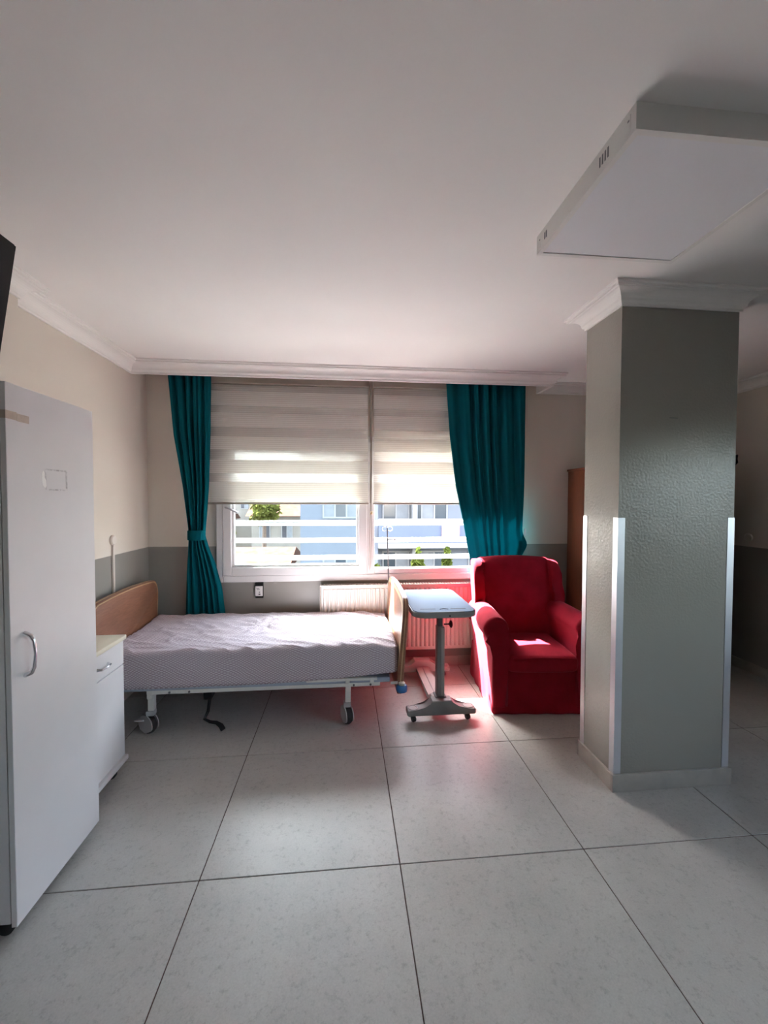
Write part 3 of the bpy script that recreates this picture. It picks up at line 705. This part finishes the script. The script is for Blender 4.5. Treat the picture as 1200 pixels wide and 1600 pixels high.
tube('rod', [(0.385, 3.520, 0.02), (0.380, 3.520, 0.78), (0.366, 3.520, 1.265)], 0.0055, 'dark_grey', iv, n=8)
lathe('foot_socket', [(0.022, 0.0), (0.022, 0.012), (0.010, 0.03), (0.008, 0.09)], (0.385, 3.520, 0.0), (0, 0, 1), 'dark_grey', iv, 14)
for s in (-1, 1):
    pts = [(0.366 + s*0.022*(1-math.cos(a)), 3.52, 1.258 + 0.020*math.sin(a)) for a in [k/10*PI*1.75 for k in range(11)]]
    tube('hook', pts, 0.003, 'chrome', iv, n=6)
tube('clamp', [(0.369, 3.520, 1.165), (0.420, 3.520, 1.165)], 0.006, 'dark_grey', iv, n=8)
lathe('clamp_knob', [(0.006, -0.010), (0.014, -0.006), (0.014, 0.006), (0.006, 0.010)], (0.432, 3.520, 1.165), (1, 0, 0), 'chrome', iv, 12)

# ------------------------------------------------------------------ overbed table
ot = thing('overbed_table', 'overbed table with pale blue top on a grey wheeled stand', 'table', (0.655, 2.95, 0))
def round_rect(x0, x1, y0, y1, r, n=6):
    pts = []
    for cx, cy, a0 in ((x1-r, y0+r, -PI/2), (x1-r, y1-r, 0), (x0+r, y1-r, PI/2), (x0+r, y0+r, PI)):
        for k in range(n+1):
            a = a0 + PI/2*k/n; pts.append((cx+r*math.cos(a), cy+r*math.sin(a)))
    return pts
TX0, TX1, TY0, TY1 = 0.430, 0.846, 2.515, 3.180
link('top_edge', add_prism(NB(), round_rect(TX0, TX1, TY0, TY1, 0.075), 'z', 0.762, 0.797, 0.006, 2), 'table_grey', ot, smooth=True)
tp = link('top', add_prism(NB(), round_rect(TX0+0.006, TX1-0.006, TY0+0.006, TY1-0.006, 0.070), 'z', 0.795, 0.801, 0.002, 1), 'table_top_blue', ot, smooth=True)
for x0, x1 in ((0.485, 0.585), (0.685, 0.785)): box('slot', x0, x1, 2.588, 2.600, 0.7995, 0.8018, 'slot_dark', tp)
pts = [(0.612 + 0.054*k/8, 2.578 + 0.016*math.sin(PI*k/8), 0.801) for k in range(9)]
tube('grip_recess', pts, 0.004, 'slot_dark', tp, n=6)
link('lip', add_prism(NB(), [(0.53, 2.513), (0.755, 2.513), (0.745, 2.519), (0.54, 2.519)], 'z', 0.785, 0.803), 'table_grey', ot)
lathe('edge_screw', [(0.005, 0), (0.005, 0.003)], (0.66, 2.512, 0.777), (0, -1, 0), 'black_plastic', ot, 8)
box('support_arm', 0.622, 0.690, 2.66, 3.10, 0.738, 0.763, 'table_grey', ot, 0.004, 1)
box('column_outer', 0.630, 0.684, 2.735, 2.795, 0.13, 0.64, 'table_grey', ot, 0.008, 3)
box('column_inner', 0.636, 0.672, 2.742, 2.788, 0.60, 0.752, 'dark_grey', ot, 0.005, 2)
box('column_front', 0.660, 0.6835, 2.7325, 2.737, 0.14, 0.63, 'table_beige', ot, 0.001, 1)
kn = lathe('height_knob', [(0.005, 0), (0.005, 0.030), (0.008, 0.036), (0.024, 0.044), (0.026, 0.052), (0.018, 0.058)], (0.684, 2.762, 0.648), (1, 0, 0), 'black_plastic', ot, 18)
# H-shaped foot: two cross bars with round ends and a spine
def foot_bar(y, name):
    prof = [(0.425, 0.052), (0.885, 0.052), (0.892, 0.062), (0.892, 0.086), (0.885, 0.094), (0.80, 0.094), (0.765, 0.104), (0.735, 0.135), (0.722, 0.152), (0.590, 0.152), (0.578, 0.135), (0.548, 0.104), (0.513, 0.094), (0.425, 0.094), (0.418, 0.086), (0.418, 0.062)]
    o = link(name, add_prism(NB(), prof, 'y', y-0.038, y+0.045, 0.010, 3), 'table_beige' if y > 3 else 'table_grey', ot, smooth=True)
    for x in (0.462, 0.848):
        lathe('castor_cap', [(0.034, 0), (0.034, 0.004), (0.026, 0.0055), (0.024, 0.003), (0.010, 0.003)], (x, y+0.003, 0.0935), (0, 0, 1), 'table_beige', o, 24)
    for x in (0.466, 0.842):
        bm = NB(); add_lathe(bm, [(0.016, -0.012), (0.0205, -0.009), (0.0205, 0.009), (0.016, 0.012)], (x, y, 0.0205), (0.85, 0.5, 0), 16)
        add_box(bm, x-0.020, x+0.012, y-0.018, y+0.018, 0.030, 0.054, 0.004, 2); add_box(bm, x-0.032, x-0.015, y-0.010, y+0.010, 0.036, 0.044, 0.003, 1)
        link('castor', bm, 'black_rubber', ot, smooth=True)
foot_bar(2.715, 'front_foot'); foot_bar(3.415, 'rear_foot')
link('spine', add_prism(NB(), [(2.75, 0.058), (3.38, 0.058), (3.38, 0.096), (2.86, 0.100), (2.82, 0.142), (2.75, 0.150)], 'x', 0.600, 0.712, 0.008, 2), 'table_beige', ot, smooth=True)
box('spine_groove', 0.650, 0.656, 2.88, 3.37, 0.0955, 0.1005, 'table_grey', ot)
box('column_collar', 0.618, 0.696, 2.722, 2.806, 0.146, 0.158, 'dark_grey', ot, 0.004, 1)

# ------------------------------------------------------------------ radiator
RX0, RX1, RZ0, RZ1, RY = -0.212, 1.30, 0.182, 0.770, 3.530
rd = thing('radiator', 'white ribbed panel radiator under the window', 'radiator', ((RX0+RX1)/2, 3.57, RZ0))
bm = NB(); prof = [(RX0+0.012, RY+0.012)]
n = int((RX1-RX0-0.05)/0.0385); x = RX0+0.028
for k in range(n):
    prof += [(x, RY+0.012), (x+0.008, RY), (x+0.022, RY), (x+0.030, RY+0.012)]; x += 0.0385
prof += [(RX1-0.012, RY+0.012), (RX1-0.012, RY+0.02), (RX0+0.012, RY+0.02)]
add_prism(bm, prof, 'z', RZ0+0.035, RZ1-0.035); link('ribbed_panel', bm, 'radiator_enamel', rd)
box('panel_margin', RX0+0.012, RX1-0.012, RY+0.010, RY+0.022, RZ0+0.004, RZ0+0.036, 'radiator_enamel', rd, 0.003, 1); box('panel_margin', RX0+0.012, RX1-0.012, RY+0.010, RY+0.022, RZ1-0.036, RZ1-0.004, 'radiator_enamel', rd, 0.003, 1)
box('rear_panel', RX0+0.012, RX1-0.012, RY+0.066, RY+0.078, RZ0, RZ1-0.006, 'radiator_enamel', rd, 0.003, 1)
bm = NB()
add_box(bm, RX0, RX1, RY+0.002, RY+0.012, RZ1-0.010, RZ1); add_box(bm, RX0, RX1, RY+0.072, RY+0.082, RZ1-0.010, RZ1)
for k in range(60):
    xa = RX0 + 0.008 + k*(RX1-RX0-0.016)/60; add_box(bm, xa, xa+0.010, RY+0.012, RY+0.072, RZ1-0.004, RZ1-0.001)
link('top_grille', bm, 'radiator_enamel', rd)
bm = NB(); add_box(bm, RX0, RX0+0.006, RY+0.004, RY+0.080, RZ0+0.05, RZ1, 0.002, 1); link('end_cover', bm, 'radiator_enamel', rd)
bm = NB(); add_box(bm, RX1-0.006, RX1, RY+0.004, RY+0.080, RZ0+0.05, RZ1, 0.002, 1); link('end_cover', bm, 'radiator_enamel', rd)
tube('pipe', [(RX0+0.06, RY+0.045, RZ0+0.02), (RX0+0.06, RY+0.045, 0.0)], 0.009, 'radiator_enamel', rd); tube('pipe', [(RX1-0.06, RY+0.045, RZ0+0.02), (RX1-0.06, RY+0.045, 0.0)], 0.009, 'radiator_enamel', rd)
for x in (0.2, 1.0): box('wall_bracket', x, x+0.03, RY+0.078, RY+0.083, RZ0+0.1, RZ0+0.4, 'radiator_enamel', rd)

# ------------------------------------------------------------------ red wing chair (thing-local coordinates: front centre on the floor, y to the back)
chair = thing('armchair', 'deep red velvet wing armchair beside the column', 'armchair', (1.378, 2.712, 0), rotz=-0.085)
V = 'red_velvet'
def puff(amt, f=4.0):
    def fn(p):
        return p + Vector((noise.noise(p*f), noise.noise(p*f+Vector((5, 2, 1))), noise.noise(p*f+Vector((9, 4, 7)))))*amt
    return fn
def skirt(p):
    q = p.copy(); t = max(0, (0.36-p.z)/0.36)
    q.x += p.x*0.03*t; q.y += -0.030*t if p.y < 0.3 else 0.02*t
    q.y += 0.004*math.sin(p.x*40+p.z*3)*t if p.y < 0.1 else 0
    q.x += 0.004*math.sin(p.y*37)*t*(1 if abs(p.x) > 0.3 else 0)
    return q
soft_box('base', -0.345, 0.345, 0.034, 0.69, 0.0, 0.312, 0.022, (30, 30, 16), V, chair, skirt)
def cushion(p):
    q = p.copy(); u = p.x/0.25; v = (p.y-0.27)/0.26
    if p.z > 0.36: q.z += 0.022*max(0, 1-u*u)*max(0, 1-v*v) + 0.004*noise.noise(p*9)
    if p.y < 0.06: q.y -= 0.012*max(0, 1-u*u)
    return q
soft_box('seat_cushion', -0.250, 0.250, -0.022, 0.530, 0.304, 0.424, 0.042, (30, 30, 12), V, chair, cushion)
tube('cushion_piping', [(-0.215, -0.022, 0.408), (-0.1, -0.030, 0.416), (0, -0.032, 0.418), (0.1, -0.030, 0.416), (0.215, -0.022, 0.408)], 0.005, V, chair, n=8)
for s in (-1, 1):
    # arm: rolled top overhanging outwards, tapering body
    prof = [(0.235, 0.05), (0.245, 0.48), (0.232, 0.545), (0.226, 0.585)]
    cx, cz, rr = 0.312, 0.592, 0.090
    for k in range(13):
        a = PI*0.98 - k/12*PI*1.28; prof.append((cx+rr*math.cos(a), cz+rr*0.98*math.sin(a)))
    prof += [(0.365, 0.48), (0.352, 0.40), (0.352, 0.03)]
    prof = [(s*p[0], p[1]) for p in prof]
    bm = add_prism(NB(), prof, 'y', 0.0, 0.62, 0.028, 4)
    for v in bm.verts:
        t = v.co.y/0.66
        if v.co.z > 0.4: v.co.z += 0.012 - 0.03*t + 0.03*t*t
        v.co.x += s*0.012*(1-t) if v.co.z > 0.45 else 0
        v.co += Vector((noise.noise(v.co*5), noise.noise(v.co*5+Vector((3, 3, 3))), 0))*0.005
    link('armrest', bm, V, chair, smooth=True, angle=60)
def backfn(p):
    q = p.copy(); h = (p.z-0.38)/0.64
    q.y += 0.17*h                                       # leans back
    if p.z > 0.85: q.z += 0.026*(1-(p.x/0.36)**2)
    if p.y < 0.50: q.y -= 0.022*max(0, 1-(p.x/0.24)**2)*max(0, 1-(2*h-1)**2)
    q.x *= 1.0 + 0.03*h
    return q + Vector((0, noise.noise(p*6)*0.006, 0))
soft_box('backrest', -0.315, 0.315, 0.455, 0.57, 0.340, 1.010, 0.055, (32, 12, 30), V, chair, backfn)
soft_box('back_shell', -0.330, 0.330, 0.52, 0.590, 0.20, 0.985, 0.03, (20, 8, 24), V, chair, backfn)
for s in (-1, 1):
    pf = [(0.66, 0.58), (0.455, 0.58), (0.475, 0.66), (0.505, 0.735), (0.522, 0.82), (0.530, 0.90), (0.545, 0.955), (0.575, 0.990), (0.62, 1.006), (0.67, 1.008), (0.735, 1.000), (0.72, 0.85)]
    xa, xb = sorted((s*0.268, s*0.352))
    bm = add_prism(NB(), pf, 'x', xa, xb, 0.026, 4)
    for v in bm.verts:
        t = max(0, (0.66-v.co.y)/0.2); v.co.x += s*0.016*t
        v.co += Vector((noise.noise(v.co*5)*0.006, 0, 0))
    link('wing', bm, V, chair, smooth=True, angle=60)

# ------------------------------------------------------------------ brown wardrobe in the far corner, bundle on top
bw = thing('wardrobe', 'reddish brown wooden wardrobe behind the column', 'wardrobe', (2.6, 3.35, 0))
box('body', 2.045, 3.17, 3.10, 3.60, 0.06, 1.772, 'wardrobe_wood', bw, 0.002, 1, smooth=False)
box('top_board', 2.035, 3.18, 3.085, 3.605, 1.772, 1.790, 'wardrobe_wood', bw, 0.002, 1, smooth=False)
box('plinth', 2.06, 3.155, 3.12, 3.60, 0.0, 0.06, 'black_plastic', bw)
for x0, x1, hx in ((2.048, 2.606, 2.57), (2.610, 3.167, 2.645)):
    d_ = box('door', x0, x1, 3.082, 3.099, 0.065, 1.768, 'wardrobe_wood', bw, 0.0015, 1, smooth=False)
    tube('handle', [(hx, 3.082, 1.0), (hx, 3.058, 0.99), (hx, 3.058, 0.89), (hx, 3.082, 0.88)], 0.005, 'chrome', d_, n=8)
def lump(p):
    return p + Vector((noise.noise(p*9), noise.noise(p*9+Vector((4, 1, 2))), noise.noise(p*9+Vector((1, 7, 3)))))*0.05
bd = soft_box('bundle', 2.085, 3.31, 3.10, 3.44, 1.80, 1.885, 0.05, (40, 20, 12), 'dark_bundle', None, lambda p: (lambda q: Vector((q.x, q.y, max(q.z, 1.791))))(lump(p)))
tag(bd, 'dark soft bundle lying on top of the brown wardrobe', 'bundle')

# ------------------------------------------------------------------ television
tv = thing('television', 'black flat television hung high above the white wardrobe', 'television', (-1.30, 1.2, 2.0))
def tilt_x(z): return -1.186 - (2.42-z)*0.16
def tv_box(name, y0, y1, z0, z1, d0, d1, m, parent, bev):
    bm = add_box(NB(), 0, 1, y0, y1, z0, z1)
    for v in bm.verts: v.co.x = tilt_x(v.co.z) + (d1 if v.co.x > 0.5 else d0)
    if bev: bmesh.ops.bevel(bm, geom=bm.edges[:], offset=bev, segments=2, affect='EDGES')
    return link(name, bm, m, parent, smooth=bool(bev))
tv_box('housing', 0.72, 1.640, 1.905, 2.425, -0.045, 0.0, 'black_plastic', tv, 0.006)
tv_box('screen', 0.74, 1.618, 1.925, 2.402, -0.002, 0.0012, 'screen_black', tv, 0)
box('wall_bracket', XP, XP+0.02, 1.08, 1.28, 2.05, 2.30, 'black_plastic', tv, 0.002, 1)
box('bracket_arm', XP+0.02, -1.26, 1.14, 1.22, 2.16, 2.20, 'black_plastic', tv, 0.002, 1)

# ------------------------------------------------------------------ call points and socket
def call_point(name, label, x, y, z, s, conduit):
    t = thing(name, label, 'call point', (x, y, z), 'round wall call points')
    lathe('cover', [(0.036, 0), (0.036, 0.012), (0.030, 0.018), (0.010, 0.020)], (x, y, z), (s, 0, 0), 'call_plastic', t, 28)
    if conduit: box('cable_duct', *sorted((x, x+s*0.014)), y-0.010, y+0.010, 0.30, z-0.034, 'call_plastic', t, 0.002, 1)
call_point('call_point', 'round beige call point with cable duct above the headboard', XL, 3.085, 1.215, 1, True)
call_point('call_point', 'round beige call point on the shadowed right wall', XR, 3.285, 1.185, -1, False)
so_ = thing('wall_socket', 'small black and white socket box under the window', 'socket', (-0.735, YB, 0.655))
box('back_box', -0.770, -0.702, YB-0.020, YB, 0.655, 0.792, 'black_plastic', so_, 0.004, 2)
fp = box('face_plate', -0.767, -0.705, YB-0.026, YB-0.019, 0.674, 0.760, 'white_upvc', so_, 0.002, 1)
for x0, x1, z0, z1 in ((-0.757, -0.733, 0.738, 0.742), (-0.753, -0.729, 0.729, 0.733), (-0.740, -0.724, 0.684, 0.696), (-0.738, -0.726, 0.704, 0.712)): box('marking', x0, x1, YB-0.0268, YB-0.0258, z0, z1, 'dark_grey', fp)

# ------------------------------------------------------------------ outside
mat('facade_grey', (0.125, 0.135, 0.155), 0.8, var=0.05, vscale=0.6)
mat('facade_white', (0.22, 0.215, 0.21), 0.8, var=0.04, vscale=0.6)
mat('far_pane', (0.045, 0.055, 0.065), 0.15, var=0.2, vscale=0.8)
mat('far_curtain', (0.16, 0.165, 0.17), 0.8, var=0.1, vscale=3)
mat('balcony_blue', (0.07, 0.085, 0.125), 0.7, var=0.05, vscale=1)
mat('canopy_cloth', (0.06, 0.058, 0.055), 0.8, spec=0.0)
mat('roof_red', (0.062, 0.036, 0.028), 0.8, spec=0.0, var=0.25, vscale=3)
mat('house_wall', (0.20, 0.18, 0.155), 0.85, spec=0.0, var=0.08, vscale=1)
mat('asphalt', (0.035, 0.035, 0.034), 0.9, spec=0.0, var=0.15, vscale=0.5)
mat('leaf_olive', (0.085, 0.09, 0.022), 0.7, spec=0.0, var=0.4, vscale=2)
mat('leaf_fir', (0.06, 0.075, 0.015), 0.7, spec=0.0, var=0.4, vscale=2)
mat('bark', (0.10, 0.07, 0.05), 0.9, var=0.2)
mat('laundry_pink', (0.62, 0.30, 0.40), 0.9, var=0.05)
mat('hill_green', (0.05, 0.065, 0.06), 0.95, spec=0.0, var=0.3, vscale=0.12)
mat('car_paint', (0.6, 0.6, 0.62), 0.25, var=0.03)
GZ = -9.0
tag(box('ground', -120, 120, YB+2.0, 200, GZ-0.5, GZ, 'asphalt'), kind='structure')
FY = 16.0
ab = thing('apartment_building', 'pale grey apartment block with balconies opposite the window', 'building', (6, FY, GZ))
box('wall', -1.70, 14.0, FY+0.9, FY+10, GZ, 6.2, 'facade_grey', ab)
box('wall_pier', -1.70, 1.30, FY, FY+0.9, GZ, 6.2, 'facade_grey', ab)
def far_window(parent, x0, x1, z0, z1, y, n):
    f = NB(); t = 0.06
    add_box(f, x0, x1, y-0.05, y, z1-t, z1); add_box(f, x0, x1, y-0.05, y, z0, z0+t)
    for k in range(n+1):
        xx = x0 + (x1-x0-t)*k/n; add_box(f, xx, xx+t, y-0.05, y, z0+t, z1-t)
    fo = link('window', f, 'facade_white', parent)
    for k in range(n):
        xa = x0 + (x1-x0-t)*k/n + t; xb = x0 + (x1-x0-t)*(k+1)/n
        box('pane', xa, xb, y-0.02, y-0.005, z0+t, z1-t, 'far_curtain' if (k+int(x0*7)) % 2 else 'far_pane', fo)
for fz in (-7.35, -4.6, -1.9, 0.80, 3.55):
    far_window(ab, -0.85, 0.55, fz, fz+1.25, FY, 3)
    # balcony bay
    far_window(ab, 1.55, 4.3, fz-0.75, fz+1.3, FY+0.9, 5); far_window(ab, 5.2, 8.4, fz-0.75, fz+1.3, FY+0.9, 5)
    box('post', 2.72, 2.92, FY+0.3, FY+0.9, fz-0.3, fz+1.45, 'facade_white', ab)
    bl = box('balcony', 1.30, 9.0, FY-0.35, FY-0.25, fz-0.95, fz-0.20, 'balcony_blue', ab)
    box('slab', 1.30, 9.0, FY-0.35, FY+0.9, fz-1.15, fz-0.95, 'facade_white', ab)
    tube('handrail', [(1.3, FY-0.3, fz-0.05), (9.0, FY-0.3, fz-0.05)], 0.035, 'bar_enamel', bl, n=8)
box('roof_edge', -1.9, 14.2, FY-0.5, FY+10.2, 6.2, 6.5, 'facade_white', ab)
for k, (x0, x1, mname) in enumerate(((1.6, 2.4, 'leaf_fir'), (3.2, 3.55, 'far_curtain'), (3.7, 4.35, 'laundry_pink'))):
    pass
ld = box('laundry', 3.75, 4.45, FY-0.42, FY-0.38, 0.10, 0.52, 'laundry_pink'); tag(ld, 'pink cloth hung over a balcony rail across the street', 'laundry')
def foliage(name, blobs, n, size, m, parent, seed):
    rnd = random.Random(seed); bm = NB()
    for b in range(n):
        c, r = blobs[b % len(blobs)]
        while True:
            d = Vector((rnd.uniform(-1, 1), rnd.uniform(-1, 1), rnd.uniform(-1, 1)))
            if d.length <= 1: break
        p = Vector(c) + Vector((d.x*r[0], d.y*r[1], d.z*r[2]))
        a = Vector((rnd.uniform(-1, 1), rnd.uniform(-1, 1), rnd.uniform(-1, 1))).normalized(); e = a.orthogonal().normalized(); s = size*rnd.uniform(0.6, 1.3)
        bm.faces.new([bm.verts.new(p+a*s), bm.verts.new(p+e*s*0.5), bm.verts.new(p-a*s*0.6), bm.verts.new(p-e*s*0.5)])
    return link(name, bm, m, parent)
def conifer(label, x, y, top, w_, seed):
    t = thing('conifer', label, 'tree', (x, y, GZ), 'trees before the apartment block')
    tube('trunk', [(x, y, GZ), (x, y, top-0.5)], 0.12, 'bark', t, n=8, rad=[0.16, 0.03])
    blobs = []
    nl = 9
    for k in range(nl):
        h = top - 0.2 - k*0.55; r = 0.12 + w_*k/nl
        blobs += [((x, y, h), (r, r, 0.32)), ((x+r*0.6, y, h-0.1), (r*0.5, r*0.5, 0.16)), ((x-r*0.6, y, h-0.1), (r*0.5, r*0.5, 0.16))]
    foliage('foliage', blobs, 1500, 0.15, 'leaf_fir', t, seed)
conifer('yellow-green conifer in front of the block, left one', 2.05, 11.4, 0.02, 0.65, 1)
conifer('yellow-green conifer in front of the block, right one', 3.35, 13.2, -0.15, 0.65, 2)
conifer('small yellow-green conifer nearest the mullion', 1.15, 14.6, -0.9, 0.5, 3)
def broad_tree(label, x, y, top, r, seed):
    t = thing('street_tree', label, 'tree', (x, y, GZ), 'trees along the far street')
    tube('trunk', [(x, y, GZ), (x+0.1, y, top-r)], 0.2, 'bark', t, n=8, rad=[0.28, 0.12])
    rnd = random.Random(seed)
    blobs = [((x+rnd.uniform(-r, r)*0.6, y+rnd.uniform(-r, r)*0.6, top-r+rnd.uniform(-0.5, 0.5)*r), (r*0.55, r*0.55, r*0.5)) for _ in range(8)]
    foliage('foliage', blobs, 1400, r*0.16, 'leaf_olive', t, seed+50)
broad_tree('broad olive-green tree highest in the left pane', -6.3, 46, 2.9, 2.4, 11)
broad_tree('broad olive-green tree at the left edge of the left pane', -11.2, 36, 0.6, 2.2, 12)
broad_tree('low broad tree next to the apartment block corner', -4.2, 16.2, -2.3, 1.0, 13)
broad_tree('yellowish low tree in the middle of the left pane', -10.6, 30.5, -2.0, 1.4, 14)
broad_tree('tall olive-green tree whose crown rises beside the apartment block', -6.0, 31.0, 1.9, 1.2, 15)
broad_tree('small round tree standing before the lower red-roofed house', -6.2, 16.6, -0.75, 0.75, 16)
broad_tree('small round tree at the left frame of the left pane', -8.4, 17.0, -0.9, 0.9, 17)
def house(label, x0, x1, y, zt, rise, seed):
    t = thing('house', label, 'house', ((x0+x1)/2, y, GZ), 'low houses across the street')
    box('wall', x0, x1, y, y+6, GZ, zt, 'house_wall', t)
    link('roof', add_prism(NB(), [(y-0.5, zt), (y+6.5, zt), (y+3, zt+rise)], 'x', x0-0.4, x1+0.4), 'roof_red', t)
    k = 0; xx = x0+0.6
    while xx+0.9 < x1:
        far_window(t, xx, xx+0.9, zt-1.9, zt-0.7, y, 2); xx += 1.8
house('low house with a red roof right of the trees', -7.6, -2.8, 34.5, 0.2, 1.4, 1)
house('lower red-roofed house in the middle distance', -8.2, -3.3, 22, -2.2, 0.9, 2)
house('far red-roofed house behind the trees', -16, -9, 48, 2.4, 1.8, 3)
house('pale house at the far left of the street', -16.5, -11.8, 40, -0.5, 1.5, 4)
hl = thing('market_canopy', 'white flat canopy low in the left pane', 'canopy', (-5.4, 20, GZ))
link('sheet', add_prism(NB(), [(-7.2, -3.9), (-3.2, -3.35), (-3.2, -3.25), (-7.2, -3.8)], 'y', 18.4, 21), 'canopy_cloth', hl)
for x in (-7.0, -3.4):
    for y in (18.5, 20.9): tube('post', [(x, y, GZ), (x, y, -3.6)], 0.05, 'bar_enamel', hl, n=6)
# hills on the horizon
bm = NB(); prevv = None
for k in range(41):
    x = -150 + k*7.5; h = 9 + 7*noise.noise(Vector((k*0.21, 0, 0))) + 3*noise.noise(Vector((k*0.7, 3, 0)))
    a = bm.verts.new((x, 170, GZ)); b = bm.verts.new((x, 178, GZ+max(4, h+6))); c = bm.verts.new((x, 215, GZ))
    if prevv: bm.faces.new((prevv[0], a, b, prevv[1])); bm.faces.new((prevv[1], b, c, prevv[2]))
    prevv = (a, b, c)
tag(link('hills', bm, 'hill_green', smooth=True), kind='structure')
